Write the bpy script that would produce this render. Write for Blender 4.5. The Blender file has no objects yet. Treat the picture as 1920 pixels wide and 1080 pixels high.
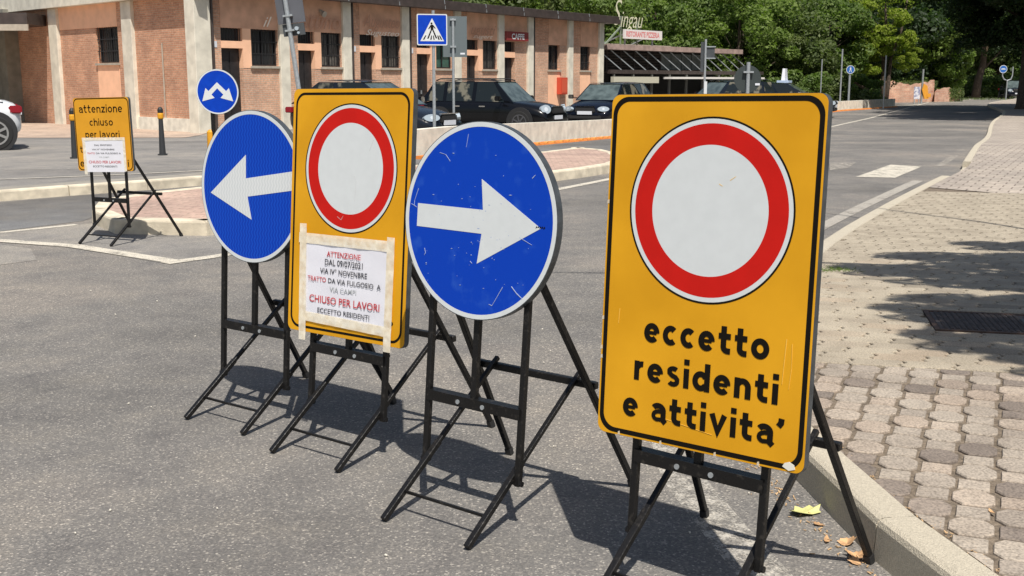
import bpy, bmesh, math, random
import numpy as np
from mathutils import Vector, Matrix
R = math.radians
random.seed(7)
scene = bpy.context.scene
col = scene.collection

# ------------------------------------------------------------------ camera, world, sun, exposure
F_PX, PITCH, ROLL, EYE = 2104.8, R(10.4747), R(.0345), 1.3414
cd = bpy.data.cameras.new('camera'); cam = bpy.data.objects.new('camera', cd); col.objects.link(cam)
cd.sensor_width = 36; cd.lens = 36 * F_PX / 1920; cd.clip_start = .05; cd.clip_end = 2000
fw = Vector((0, math.cos(PITCH), -math.sin(PITCH))); up0 = Vector((0, math.sin(PITCH), math.cos(PITCH))); rt0 = Vector((1, 0, 0))
rt = rt0 * math.cos(ROLL) + up0 * math.sin(ROLL); upv = -rt0 * math.sin(ROLL) + up0 * math.cos(ROLL)
cam.matrix_world = Matrix((rt, upv, -fw)).transposed().to_4x4()
cam.location = (0, 0, EYE)
scene.camera = cam
KX, KY = -.1105, .5587            # shadow offset per metre of height
sun_dir = Vector((-KX, -KY, 1)).normalized()
w = bpy.data.worlds.new('World'); scene.world = w; w.use_nodes = True
nt = w.node_tree; bg = nt.nodes['Background']
sky = nt.nodes.new('ShaderNodeTexSky'); sky.sky_type = 'NISHITA'; sky.sun_disc = False
sky.sun_elevation = math.asin(sun_dir.z); sky.sun_rotation = math.atan2(sun_dir.x, sun_dir.y)
sky.air_density = 1.2; sky.dust_density = 2.2
nt.links.new(sky.outputs[0], bg.inputs[0]); bg.inputs[1].default_value = .072
sl = bpy.data.lights.new('sun', 'SUN'); sl.energy = 5; sl.angle = R(.55); sl.color = (1, .95, .87)
so = bpy.data.objects.new('sun', sl); col.objects.link(so)
so.rotation_euler = sun_dir.to_track_quat('Z', 'Y').to_euler()
vs = scene.view_settings; vs.view_transform = 'Standard'; vs.look = 'None'; vs.gamma = 1; vs.exposure = .2
vs.use_curve_mapping = False

# ------------------------------------------------------------------ helpers
def gz(y): return -.2 * min(1, max(0, (y - 22) / 10))
def zplat(y): return gz(y) + .105 * min(1, max(.03, (30 - y) / 4))
def spot(px, y): return (px - 960) / F_PX * (y * math.cos(PITCH) + .25)
def ray(u, v): return fw + rt * ((u - 960) / F_PX) - upv * ((v - 540) / F_PX)
def G(u, v, z=None):
    d = ray(u, v)
    zz = 0 if z is None else z
    for _ in range(1 if z is not None else 60):
        q = d * ((zz - EYE) / d.z)
        if z is None: zz = .5 * zz + .5 * gz(q.y)
    return Vector((q.x, q.y, zz))

def mat(name, c, rough=.7, metal=0, var=0, scale=20, bump=0, bscale=60, c2=None, spec=.5, coat=0, detail=4, lo=.35, hi=.65):
    m = bpy.data.materials.new(name); m.use_nodes = True; n = m.node_tree.nodes; l = m.node_tree.links
    b = n['Principled BSDF']; b.inputs['Base Color'].default_value = (*c, 1); b.inputs['Roughness'].default_value = rough
    b.inputs['Metallic'].default_value = metal; b.inputs['Specular IOR Level'].default_value = spec
    b.inputs['Coat Weight'].default_value = coat; b.inputs['Coat Roughness'].default_value = .05
    tc = n.new('ShaderNodeTexCoord')
    if var or c2:
        t = n.new('ShaderNodeTexNoise'); t.inputs['Scale'].default_value = scale; t.inputs['Detail'].default_value = detail
        l.new(tc.outputs['Object'], t.inputs['Vector'])
        r = n.new('ShaderNodeValToRGB'); l.new(t.outputs['Fac'], r.inputs[0]); l.new(r.outputs[0], b.inputs['Base Color'])
        ca = tuple(x * (1 - var) for x in c); cb = c2 if c2 else tuple(min(1, x * (1 + var)) for x in c)
        r.color_ramp.elements[0].position = lo; r.color_ramp.elements[1].position = hi
        r.color_ramp.elements[0].color = (*ca, 1); r.color_ramp.elements[1].color = (*cb, 1)
    if bump:
        t = n.new('ShaderNodeTexNoise'); t.inputs['Scale'].default_value = bscale; t.inputs['Detail'].default_value = 5
        l.new(tc.outputs['Object'], t.inputs['Vector'])
        bb = n.new('ShaderNodeBump'); bb.inputs['Strength'].default_value = bump; bb.inputs['Distance'].default_value = .01
        l.new(t.outputs['Fac'], bb.inputs['Height']); l.new(bb.outputs[0], b.inputs['Normal'])
    return m

def ramp(n, l, src, stops):
    r = n.new('ShaderNodeValToRGB'); l.new(src, r.inputs[0]); e = r.color_ramp.elements
    while len(e) < len(stops): e.new(.5)
    for k, (p, c) in enumerate(stops): e[k].position = p; e[k].color = (*c, 1) if len(c) == 3 else c
    return r.outputs[0]
def mix(n, l, f, a, b, mode='MIX'):
    m = n.new('ShaderNodeMix'); m.data_type = 'RGBA'; m.blend_type = mode
    if isinstance(f, (int, float)): m.inputs[0].default_value = f
    else: l.new(f, m.inputs[0])
    for s, k in ((a, 6), (b, 7)):
        if isinstance(s, tuple): m.inputs[k].default_value = (*s, 1)
        else: l.new(s, m.inputs[k])
    return m.outputs[2]

def asphalt(name, base, warm=(1.06, 1, .92), grit=1.):
    m = bpy.data.materials.new(name); m.use_nodes = True; n = m.node_tree.nodes; l = m.node_tree.links; b = n['Principled BSDF']
    tc = n.new('ShaderNodeTexCoord').outputs['Object']
    def noise(s, d=3, rg=.6):
        t = n.new('ShaderNodeTexNoise'); t.inputs['Scale'].default_value = s; t.inputs['Detail'].default_value = d
        t.inputs['Roughness'].default_value = rg; l.new(tc, t.inputs['Vector']); return t.outputs['Fac']
    v = n.new('ShaderNodeTexVoronoi'); v.inputs['Scale'].default_value = 165; l.new(tc, v.inputs['Vector'])
    sep = n.new('ShaderNodeSeparateColor'); l.new(v.outputs['Color'], sep.inputs[0])
    g = tuple(base * k for k in (1.02, .97, .91)); W = tuple(base * k for k in warm)
    big = ramp(n, l, noise(.35, 4), [(.34, tuple(x * .74 for x in g)), (.5, g), (.66, tuple(x * 1.2 for x in W))])
    mid = ramp(n, l, noise(3.5, 5), [(.28, (.80, .80, .82)), (.5, (1, 1, 1)), (.72, (1.14, 1.12, 1.08))])
    c = mix(n, l, 1, big, mid, 'MULTIPLY')
    st = ramp(n, l, sep.outputs[0], [(0, (.62, .62, .63)), (.45, (.9, .9, .9)), (.8, (1.15, 1.13, 1.1)), (.95, (1.75, 1.7, 1.6)), (1, (3.0, 2.9, 2.7))])
    c = mix(n, l, .75 * grit, c, mix(n, l, 1, c, st, 'MULTIPLY'))
    fine = ramp(n, l, noise(420, 2), [(.3, (.8, .8, .8)), (.7, (1.2, 1.2, 1.2))])
    c = mix(n, l, .6, c, mix(n, l, 1, c, fine, 'MULTIPLY'))
    l.new(c, b.inputs['Base Color']); b.inputs['Roughness'].default_value = .82; b.inputs['Specular IOR Level'].default_value = .35
    bb = n.new('ShaderNodeBump'); bb.inputs['Strength'].default_value = .55; bb.inputs['Distance'].default_value = .004
    l.new(v.outputs['Distance'], bb.inputs['Height']); l.new(bb.outputs[0], b.inputs['Normal'])
    return m

def brick_mat(name, c1, c2, mortar, bw=.25, bh=.065, axis=None, ms=.012, rot=0):
    m = bpy.data.materials.new(name); m.use_nodes = True; n = m.node_tree.nodes; l = m.node_tree.links; b = n['Principled BSDF']
    tc = n.new('ShaderNodeTexCoord').outputs['Object']
    sx = n.new('ShaderNodeSeparateXYZ'); l.new(tc, sx.inputs[0]); cb = n.new('ShaderNodeCombineXYZ')
    if axis == 'flat': l.new(sx.outputs[0], cb.inputs[0]); l.new(sx.outputs[1], cb.inputs[1])
    else:
        ad = n.new('ShaderNodeMath'); ad.operation = 'ADD'; l.new(sx.outputs[0], ad.inputs[0]); l.new(sx.outputs[1], ad.inputs[1])
        l.new(ad.outputs[0], cb.inputs[0]); l.new(sx.outputs[2], cb.inputs[1])
    mp = n.new('ShaderNodeMapping'); mp.inputs['Rotation'].default_value = (0, 0, rot); l.new(cb.outputs[0], mp.inputs[0])
    t = n.new('ShaderNodeTexBrick'); l.new(mp.outputs[0], t.inputs['Vector']); t.inputs['Scale'].default_value = 1
    t.inputs['Brick Width'].default_value = bw; t.inputs['Row Height'].default_value = bh; t.inputs['Mortar Size'].default_value = ms
    t.inputs['Color1'].default_value = (*c1, 1); t.inputs['Color2'].default_value = (*c2, 1); t.inputs['Mortar'].default_value = (*mortar, 1)
    t.inputs['Mortar Smooth'].default_value = .3; t.inputs['Bias'].default_value = 0
    nn = n.new('ShaderNodeTexNoise'); nn.inputs['Scale'].default_value = 1.3; nn.inputs['Detail'].default_value = 6; l.new(tc, nn.inputs['Vector'])
    st = ramp(n, l, nn.outputs['Fac'], [(.3, (.78, .77, .78)), (.7, (1.15, 1.13, 1.1))])
    c = mix(n, l, 1, t.outputs['Color'], st, 'MULTIPLY')
    n2 = n.new('ShaderNodeTexNoise'); n2.inputs['Scale'].default_value = 14; n2.inputs['Detail'].default_value = 4; l.new(tc, n2.inputs['Vector'])
    st2 = ramp(n, l, n2.outputs['Fac'], [(.3, (.8, .8, .8)), (.7, (1.18, 1.18, 1.18))])
    c = mix(n, l, 1, c, st2, 'MULTIPLY')
    l.new(c, b.inputs['Base Color']); b.inputs['Roughness'].default_value = .9
    bb = n.new('ShaderNodeBump'); bb.inputs['Strength'].default_value = .5; bb.inputs['Distance'].default_value = .006; bb.invert = True
    l.new(t.outputs['Fac'], bb.inputs['Height']); l.new(bb.outputs[0], b.inputs['Normal'])
    return m

def worn(name, base, ground=.13, cover=.5, scale=9):
    """painted road marking, worn through to the asphalt in patches"""
    m = bpy.data.materials.new(name); m.use_nodes = True; n = m.node_tree.nodes; l = m.node_tree.links; b = n['Principled BSDF']
    tc = n.new('ShaderNodeTexCoord').outputs['Object']
    t = n.new('ShaderNodeTexNoise'); t.inputs['Scale'].default_value = scale; t.inputs['Detail'].default_value = 9; t.inputs['Roughness'].default_value = .75
    l.new(tc, t.inputs['Vector'])
    c = ramp(n, l, t.outputs['Fac'], [(0, base), (1, base)])
    v = n.new('ShaderNodeTexVoronoi'); v.inputs['Scale'].default_value = 165; l.new(tc, v.inputs['Vector'])
    sep = n.new('ShaderNodeSeparateColor'); l.new(v.outputs['Color'], sep.inputs[0])
    st = ramp(n, l, sep.outputs[0], [(0, (.72, .72, .73)), (.5, (.95, .95, .95)), (1, (1.25, 1.22, 1.18))])
    c = mix(n, l, 1, c, st, 'MULTIPLY')
    l.new(c, b.inputs['Base Color']); b.inputs['Roughness'].default_value = .8
    ad = n.new('ShaderNodeMath'); ad.operation = 'MULTIPLY_ADD'; l.new(sep.outputs[1], ad.inputs[0]); ad.inputs[1].default_value = .16; l.new(t.outputs['Fac'], ad.inputs[2])
    fac = ramp(n, l, ad.outputs[0], [(cover - .02, (0, 0, 0)), (cover + .16, (1, 1, 1))])
    tr = n.new('ShaderNodeBsdfTransparent'); ms = n.new('ShaderNodeMixShader'); l.new(fac, ms.inputs[0]); l.new(tr.outputs[0], ms.inputs[1]); l.new(b.outputs[0], ms.inputs[2])
    l.new(ms.outputs[0], n['Material Output'].inputs[0])
    return m

def paver_mat(name, c, c2):
    m = bpy.data.materials.new(name); m.use_nodes = True; n = m.node_tree.nodes; l = m.node_tree.links; b = n['Principled BSDF']
    tc = n.new('ShaderNodeTexCoord').outputs['Object']; oi = n.new('ShaderNodeObjectInfo')
    base = ramp(n, l, oi.outputs['Random'], [(0, c), (.3, tuple((a + d) / 2 for a, d in zip(c, c2))), (.5, c), (.68, (c[0] * 1.0, c[1] * .94, c[2] * .91)), (.85, c2), (1, tuple(x * .72 for x in c2))])
    ge = n.new('ShaderNodeNewGeometry').outputs['Position']
    t = n.new('ShaderNodeTexNoise'); t.inputs['Scale'].default_value = 130; t.inputs['Detail'].default_value = 6; l.new(ge, t.inputs['Vector'])
    g = ramp(n, l, t.outputs['Fac'], [(.30, (.55, .54, .53)), (.5, (.98, .98, .98)), (.7, (1.32, 1.3, 1.26))])
    t2 = n.new('ShaderNodeTexNoise'); t2.inputs['Scale'].default_value = 5; t2.inputs['Detail'].default_value = 5; l.new(ge, t2.inputs['Vector'])
    g2 = ramp(n, l, t2.outputs['Fac'], [(.35, (.84, .82, .8)), (.65, (1.08, 1.07, 1.05))])
    l.new(mix(n, l, 1, mix(n, l, 1, base, g, 'MULTIPLY'), g2, 'MULTIPLY'), b.inputs['Base Color']); b.inputs['Roughness'].default_value = .9
    bb = n.new('ShaderNodeBump'); bb.inputs['Strength'].default_value = .35; bb.inputs['Distance'].default_value = .003
    l.new(t.outputs['Fac'], bb.inputs['Height']); l.new(bb.outputs[0], b.inputs['Normal'])
    return m

def leaf_mat(name, c, c2):
    m = bpy.data.materials.new(name); m.use_nodes = True; n = m.node_tree.nodes; l = m.node_tree.links; b = n['Principled BSDF']
    ge = n.new('ShaderNodeNewGeometry').outputs['Position']
    t = n.new('ShaderNodeTexNoise'); t.inputs['Scale'].default_value = 1.1; t.inputs['Detail'].default_value = 5; l.new(ge, t.inputs['Vector'])
    cc = ramp(n, l, t.outputs['Fac'], [(.35, c), (.65, c2)])
    l.new(cc, b.inputs['Base Color']); b.inputs['Roughness'].default_value = .55; b.inputs['Specular IOR Level'].default_value = .3
    tr = n.new('ShaderNodeBsdfTranslucent'); l.new(mix(n, l, 1, cc, (1.3, 1.6, .6), 'MULTIPLY'), tr.inputs[0])
    ms = n.new('ShaderNodeMixShader'); ms.inputs[0].default_value = .4; l.new(b.outputs[0], ms.inputs[1]); l.new(tr.outputs[0], ms.inputs[2])
    l.new(ms.outputs[0], n['Material Output'].inputs[0])
    return m

M = {}
M['asphalt'] = asphalt('asphalt', .168, warm=(1.16, 1.05, .93))
M['asphalt_dark'] = asphalt('asphalt_dark', .14, warm=(1, 1, 1), grit=.5)
M['asphalt_tan'] = asphalt('asphalt_tan', .215, warm=(1.12, 1.03, .9), grit=.7)
M['asphalt_lot'] = asphalt('asphalt_lot', .215, warm=(1.08, 1, .9), grit=.5)
M['line'] = worn('line_paint', (.56, .52, .44), ground=.3, cover=.40, scale=6)
M['line_old'] = worn('line_paint_old', (.40, .37, .325), ground=.215, cover=.50, scale=11)
M['kerb'] = mat('kerb_concrete', (.48, .43, .34), .9, var=.13, scale=150, bump=.6, bscale=220, detail=10)
M['kerb_light'] = mat('kerb_concrete_pale', (.60, .53, .41), .9, var=.2, scale=6, bump=.4, bscale=90, detail=8)
M['concrete'] = mat('concrete', (.76, .73, .63), .9, var=.14, scale=4, bump=.3, bscale=60, detail=8)
M['pillar'] = mat('pillar_concrete', (.66, .62, .52), .9, var=.13, scale=3, bump=.3, detail=8)
M['joint'] = mat('joint_sand', (.17, .135, .10), 1, var=.35, scale=60, bump=.6, bscale=200)
M['paver'] = paver_mat('paver_stone', (.37, .325, .275), (.22, .185, .16))
M['paver_cream'] = paver_mat('paver_cream', (.375, .33, .26), (.355, .31, .245))
M['paver_far'] = brick_mat('paver_rows', (.35, .31, .265), (.40, .35, .30), (.17, .14, .12), bw=.22, bh=.22, axis='flat', ms=.010, rot=R(28))
M['island'] = brick_mat('island_blocks', (.42, .29, .24), (.50, .36, .29), (.33, .25, .20), bw=.2, bh=.1, axis='flat', ms=.008)
M['plaza'] = brick_mat('plaza_blocks', (.42, .32, .25), (.46, .36, .28), (.38, .29, .23), bw=.24, bh=.12, axis='flat', ms=.006)
M['soil'] = mat('soil', (.13, .10, .06), 1, var=.4, scale=3, c2=(.09, .12, .04))
M['yellow'] = mat('sign_yellow', (.66, .315, .010), .5, var=.07, scale=3.5, detail=9, bump=.04, bscale=5, spec=.2, c2=(.73, .36, .014))
M['yellow_old'] = mat('sign_yellow_old', (.66, .31, .02), .5, var=.05, scale=7, spec=.3)
M['blue'] = mat('sign_blue', (.001, .042, .42), .45, var=.05, scale=10, spec=.2, c2=(.002, .05, .46))
M['blue_worn'] = mat('sign_blue_worn', (.001, .045, .43), .5, spec=.2, scale=16, c2=(.02, .09, .48), detail=9, lo=.56, hi=.8)
M['white'] = mat('sign_white', (.62, .65, .66), .4, var=.02, scale=30, spec=.4)
M['red'] = mat('sign_red', (.53, .010, .006), .5, var=.05, scale=12, spec=.2)
M['black_print'] = mat('black_print', (.007, .005, .003), .6, spec=.15)
M['sign_back'] = mat('sign_back_grey', (.055, .062, .068), .5, var=.15, scale=8)
M['edge'] = mat('sign_edge_metal', (.075, .085, .095), .45, metal=.3, var=.2, scale=30)
M['black_steel'] = mat('black_steel', (.008, .0075, .0075), .4, scale=55, bump=.2, bscale=160, spec=.35, c2=(.045, .04, .035), detail=9, lo=.58, hi=.78)
M['galv'] = mat('galvanised_steel', (.42, .45, .47), .4, metal=.5, var=.12, scale=30)
M['paper'] = mat('paper', (.72, .72, .78), .8, var=.02, scale=14, bump=.2, bscale=6)
M['tape'] = tapem = mat('masking_tape', (.84, .74, .56), .6, var=.04, scale=45, c2=(.9, .84, .70), detail=8)
_n, _l = tapem.node_tree.nodes, tapem.node_tree.links
_tr = _n.new('ShaderNodeBsdfTransparent'); _ms = _n.new('ShaderNodeMixShader'); _wn = _n.new('ShaderNodeTexNoise'); _wn.inputs['Scale'].default_value = 30; _tc = _n.new('ShaderNodeTexCoord'); _l.new(_tc.outputs['Object'], _wn.inputs[0])
_l.new(ramp(_n, _l, _wn.outputs['Fac'], [(.3, (.68, .68, .68)), (.7, (.94, .94, .94))]), _ms.inputs[0]); _l.new(_tr.outputs[0], _ms.inputs[1]); _l.new(_n['Principled BSDF'].outputs[0], _ms.inputs[2]); _l.new(_ms.outputs[0], _n['Material Output'].inputs[0])
M['ink_red'] = mat('ink_red', (.50, .03, .04), .8); M['ink_grey'] = mat('ink_grey', (.42, .44, .45), .8); M['ink_black'] = mat('ink_black', (.04, .04, .05), .8)
M['brick'] = brick_mat('brick_wall', (.47, .225, .135), (.62, .33, .21), (.50, .35, .25))
M['brick_b'] = brick_mat('brick_wall_pale', (.56, .31, .205), (.66, .385, .26), (.52, .40, .30))
M['peach'] = mat('peach_plaster', (.88, .52, .335), .9, var=.06, scale=3, detail=8)
M['salmon'] = mat('salmon_plaster', (.66, .38, .25), .9, var=.14, scale=2.2, detail=8)
M['dark_door'] = mat('dark_door', (.018, .016, .017), .5, var=.3, scale=6)
M['window_dark'] = mat('window_dark', (.02, .022, .025), .25)
M['shutter'] = mat('shutter_grey', (.10, .095, .085), .6, var=.35, scale=9)
M['green_glass'] = mat('green_blind', (.04, .10, .08), .4, var=.2, scale=6)
M['grille'] = mat('iron_grille', (.02, .02, .022), .6)
M['sill'] = mat('sill_stone', (.38, .34, .28), .9, var=.1, scale=6)
M['brown_metal'] = mat('brown_gutter', (.055, .042, .038), .5, var=.2, scale=4)
M['roof_tile'] = mat('roof_cement', (.17, .155, .135), .95, var=.3, scale=5, bump=.5)
M['glass'] = mat('car_glass', (.012, .016, .017), .04, spec=.45, c2=(.16, .15, .115), scale=2.6, lo=.54, hi=.62)
M['tyre'] = mat('tyre', (.015, .015, .015), .85)
M['rim_dark'] = mat('rim_black', (.07, .07, .075), .35); M['rim'] = mat('rim_alloy', (.5, .5, .5), .3, metal=.8)
M['lamp_glass'] = mat('lamp_glass', (.36, .42, .47), .12, spec=.8)
M['lamp_inner'] = mat('lamp_inner', (.55, .6, .65), .2)
M['chrome'] = mat('chrome', (.7, .7, .7), .15, metal=1)
M['taillight'] = mat('taillight', (.25, .01, .02), .2)
M['plate'] = mat('plate_white', (.65, .67, .72), .5)
M['rubber'] = mat('black_plastic', (.018, .018, .019), .6)
M['bark'] = mat('bark', (.085, .062, .045), .95, var=.4, scale=12, bump=.9, bscale=30)
M['bark_pale'] = mat('bark_pale', (.25, .2, .14), .95, var=.4, scale=5, bump=.6)
M['orange'] = mat('orange_rubber', (.60, .19, .035), .7, var=.15, scale=5)
M['orange_bright'] = mat('orange_reflector', (.85, .45, .1), .4)
M['cast_iron'] = mat('cast_iron', (.075, .06, .055), .7, var=.3, scale=25, bump=.6, bscale=60)
M['rust'] = mat('rust', (.09, .055, .04), .8, var=.3, scale=14)
M['leaf_dry'] = mat('leaf_dry', (.50, .30, .15), .8, var=.3, scale=40)
M['leaf_yellow'] = mat('leaf_yellow', (.56, .55, .22), .6, var=.2, scale=20)
M['tan_bits'] = mat('tan_bits', (.45, .30, .16), .9, var=.3, scale=30)

# ---- mesh builder
class MB:
    def __init__(s): s.v = []; s.f = []; s.m = []; s.mi = 0
    def add(s, vs, fs):
        o = len(s.v); s.v += [tuple(p) for p in vs]; s.f += [tuple(i + o for i in f) for f in fs]; s.m += [s.mi] * len(fs); return s
    def box(s, x0, x1, y0, y1, z0, z1):
        return s.add([(x0, y0, z0), (x1, y0, z0), (x1, y1, z0), (x0, y1, z0), (x0, y0, z1), (x1, y0, z1), (x1, y1, z1), (x0, y1, z1)],
                     [(3, 2, 1, 0), (4, 5, 6, 7), (0, 1, 5, 4), (1, 2, 6, 5), (2, 3, 7, 6), (3, 0, 4, 7)])
    def bar(s, a, b, w, t=None, up=(0, 0, 1)):
        a, b = Vector(a), Vector(b); t = t or w; d = (b - a).normalized(); u = Vector(up)
        if abs(d.dot(u)) > .95: u = Vector((0, 1, 0))
        x = d.cross(u).normalized() * w / 2; y = x.cross(d).normalized() * t / 2
        p = [a - x - y, a + x - y, a + x + y, a - x + y, b - x - y, b + x - y, b + x + y, b - x + y]
        return s.add(p, [(3, 2, 1, 0), (4, 5, 6, 7), (0, 1, 5, 4), (1, 2, 6, 5), (2, 3, 7, 6), (3, 0, 4, 7)])
    def tube(s, pts, rad, n=8, cap=True):
        pts = [Vector(p) for p in pts]; rad = rad if isinstance(rad, (list, tuple)) else [rad] * len(pts); o = len(s.v); ring = []
        for i, p in enumerate(pts):
            d = (pts[min(i + 1, len(pts) - 1)] - pts[max(i - 1, 0)]).normalized()
            u = Vector((1, 0, 0)) if abs(d.x) < .9 else Vector((0, 1, 0)); x = d.cross(u).normalized(); y = d.cross(x)
            ring += [p + (x * math.cos(k * 2 * math.pi / n) + y * math.sin(k * 2 * math.pi / n)) * rad[i] for k in range(n)]
        fs = [(i * n + k, i * n + (k + 1) % n, (i + 1) * n + (k + 1) % n, (i + 1) * n + k) for i in range(len(pts) - 1) for k in range(n)]
        if cap: fs += [tuple(range(n))[::-1], tuple((len(pts) - 1) * n + k for k in range(n))]
        return s.add(ring, fs)
    def prism(s, poly, fn, w0, w1):
        n = len(poly)
        return s.add([fn(u, v, w0) for u, v in poly] + [fn(u, v, w1) for u, v in poly],
                     [tuple(range(n))[::-1], tuple(range(n, 2 * n))] + [(k, (k + 1) % n, n + (k + 1) % n, n + k) for k in range(n)])
    def ring(s, outer, inner, fn, w0, w1):
        n = len(outer)
        vs_ = [fn(u, v, w1) for u, v in outer] + [fn(u, v, w1) for u, v in inner] + [fn(u, v, w0) for u, v in outer] + [fn(u, v, w0) for u, v in inner]
        fs = []
        for k in range(n):
            j = (k + 1) % n; fs += [(k, j, n + j, n + k), (2 * n + k, 2 * n + j, j, k), (n + k, n + j, 3 * n + j, 3 * n + k)]
        return s.add(vs_, fs)
    def build(s, name, mats, parent=None, bevel=0, smooth=False, seg=2):
        me = bpy.data.meshes.new(name); me.from_pydata(s.v, [], s.f)
        for m in (mats if isinstance(mats, (list, tuple)) else [mats]): me.materials.append(m)
        me.polygons.foreach_set('material_index', s.m)
        bm = bmesh.new(); bm.from_mesh(me); bmesh.ops.recalc_face_normals(bm, faces=bm.faces)
        if bevel: bmesh.ops.bevel(bm, geom=list(bm.edges), offset=bevel, segments=seg, affect='EDGES', clamp_overlap=True)
        bm.to_mesh(me); bm.free()
        if smooth: me.polygons.foreach_set('use_smooth', [True] * len(me.polygons))
        o = bpy.data.objects.new(name, me); col.objects.link(o)
        if parent: o.parent = parent
        return o

def tag(o, label=None, cat=None, group=None, kind=None):
    if label: o['label'] = label
    if cat: o['category'] = cat
    if group: o['group'] = group
    if kind: o['kind'] = kind
    return o
def empty(name, loc, rz=0, label=None, cat=None, group=None):
    o = bpy.data.objects.new(name, None); col.objects.link(o); o.location = loc; o.rotation_euler = (0, 0, rz); o.empty_display_size = .1
    return tag(o, label, cat, group)
CH = {}
def copy_tree(o, parent=None):
    c = o.copy(); col.objects.link(c); c.parent = parent
    for ch in [x for x in bpy.data.objects if x.parent == o]: copy_tree(ch, c)
    return c
def circle(r, n=64, cx=0, cy=0): return [(cx + r * math.cos(k * 2 * math.pi / n), cy + r * math.sin(k * 2 * math.pi / n)) for k in range(n)]
def rrect(x0, x1, y0, y1, r, n=8):
    p = []
    for cx, cy, a in ((x1 - r, y1 - r, 0), (x0 + r, y1 - r, 90), (x0 + r, y0 + r, 180), (x1 - r, y0 + r, 270)):
        p += [(cx + r * math.cos(R(a + 90 * k / n)), cy + r * math.sin(R(a + 90 * k / n))) for k in range(n + 1)]
    return p
def sheet(name, poly, zf, m, dz=0, kind='structure', parent=None, cuts=(22, 26, 30, 32), thick=0, grid=0):
    bm = bmesh.new(); vv = [bm.verts.new((x, y, 0)) for x, y in poly]; bm.faces.new(vv)
    bmesh.ops.triangulate(bm, faces=bm.faces[:])
    for c in cuts: bmesh.ops.bisect_plane(bm, geom=bm.verts[:] + bm.edges[:] + bm.faces[:], plane_co=(0, c, 0), plane_no=(0, 1, 0))
    bmesh.ops.recalc_face_normals(bm, faces=bm.faces)
    if sum(f.normal.z for f in bm.faces) < 0: bmesh.ops.reverse_faces(bm, faces=bm.faces[:])
    for v_ in bm.verts: v_.co.z = zf(v_.co.y) + dz
    me = bpy.data.meshes.new(name); bm.to_mesh(me); bm.free(); me.materials.append(m)
    o = bpy.data.objects.new(name, me); col.objects.link(o)
    if parent: o.parent = parent
    elif kind: o['kind'] = kind
    return o
def offset_line(pts, d):
    out = []
    for i, p in enumerate(pts):
        a = Vector(pts[max(i - 1, 0)]); b = Vector(pts[min(i + 1, len(pts) - 1)]); t = (b - a).normalized(); out.append((p[0] + t.y * d, p[1] - t.x * d))
    return out
def resample(pts, step):
    out = [Vector(pts[0])]; acc = 0
    for a, b in zip(pts[:-1], pts[1:]):
        a, b = Vector(a), Vector(b); L = (b - a).length; t = step - acc
        while t <= L: out.append(a + (b - a) * t / L); t += step
        acc = (acc + L) % step
    out.append(Vector(pts[-1])); return [tuple(p) for p in out]
def smoothline(pts, n=6):
    out = []
    P_ = [pts[0]] + list(pts) + [pts[-1]]
    for i in range(1, len(P_) - 2):
        p0, p1, p2, p3 = [Vector(q) for q in P_[i - 1:i + 3]]
        for k in range(n):
            t = k / n; out.append(tuple(.5 * ((2 * p1) + (p2 - p0) * t + (2 * p0 - 5 * p1 + 4 * p2 - p3) * t * t + (3 * p1 - p0 - 3 * p2 + p3) * t ** 3)))
    out.append(tuple(pts[-1])); return out
def strip(name, pts, wd, m, parent, zf=gz, dz=.004):
    a = offset_line(pts, -wd / 2); b = offset_line(pts, wd / 2)
    vs_, fs = [], []
    for i, (p, q) in enumerate(zip(a, b)):
        vs_ += [(p[0], p[1], zf(p[1]) + dz), (q[0], q[1], zf(q[1]) + dz)]
        if i: fs.append((2 * i - 2, 2 * i - 1, 2 * i + 1, 2 * i))
    mb = MB(); mb.add(vs_, fs); return mb.build(name, m, parent)
_texts = {}
def text(name, s, x0, x1, y0, y1, fn, w0, m, parent, bold=.02, shear=0, depth=.0006):
    key = (s, bold, shear)
    if key not in _texts:
        cu = bpy.data.curves.new('t', 'FONT'); cu.body = s; cu.size = 1; cu.offset = bold; cu.shear = shear; cu.resolution_u = 3
        to = bpy.data.objects.new('t', cu); col.objects.link(to); dg = bpy.context.evaluated_depsgraph_get()
        me = bpy.data.meshes.new_from_object(to.evaluated_get(dg)); V = [tuple(v.co[:2]) for v in me.vertices]; Fc = [tuple(p.vertices) for p in me.polygons]
        bpy.data.objects.remove(to); bpy.data.curves.remove(cu); bpy.data.meshes.remove(me)
        _texts[key] = (V, Fc)
    V, Fc = _texts[key]
    xs = [v[0] for v in V]; ys = [v[1] for v in V]; ax, bx, ay, by = min(xs), max(xs), min(ys), max(ys)
    mb = MB(); mb.add([fn(x0 + (x - ax) / (bx - ax) * (x1 - x0), y0 + (y - ay) / (by - ay) * (y1 - y0), w0) for x, y in V], Fc)
    return mb.build(name, m, parent)

# ------------------------------------------------------------------ the ground
sheet('ground', [(-250, -60), (260, -60), (260, 420), (-250, 420)], gz, M['soil'], dz=-.03)
road = sheet('road', [(-70, -12), (40, -12), (40, 20), (56, 120), (30, 118), (20, 80), (-12, 55), (-40, 60), (-70, 40)], gz, M['asphalt'])
sheet('car_park', [(-16, 24), (-1.9, 20.5), (.6, 26), (2.9, 31.6), (8.4, 43), (16.3, 58.8), (14, 72), (-30, 72), (-40, 40)], gz, M['asphalt_lot'], dz=.004)

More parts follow.
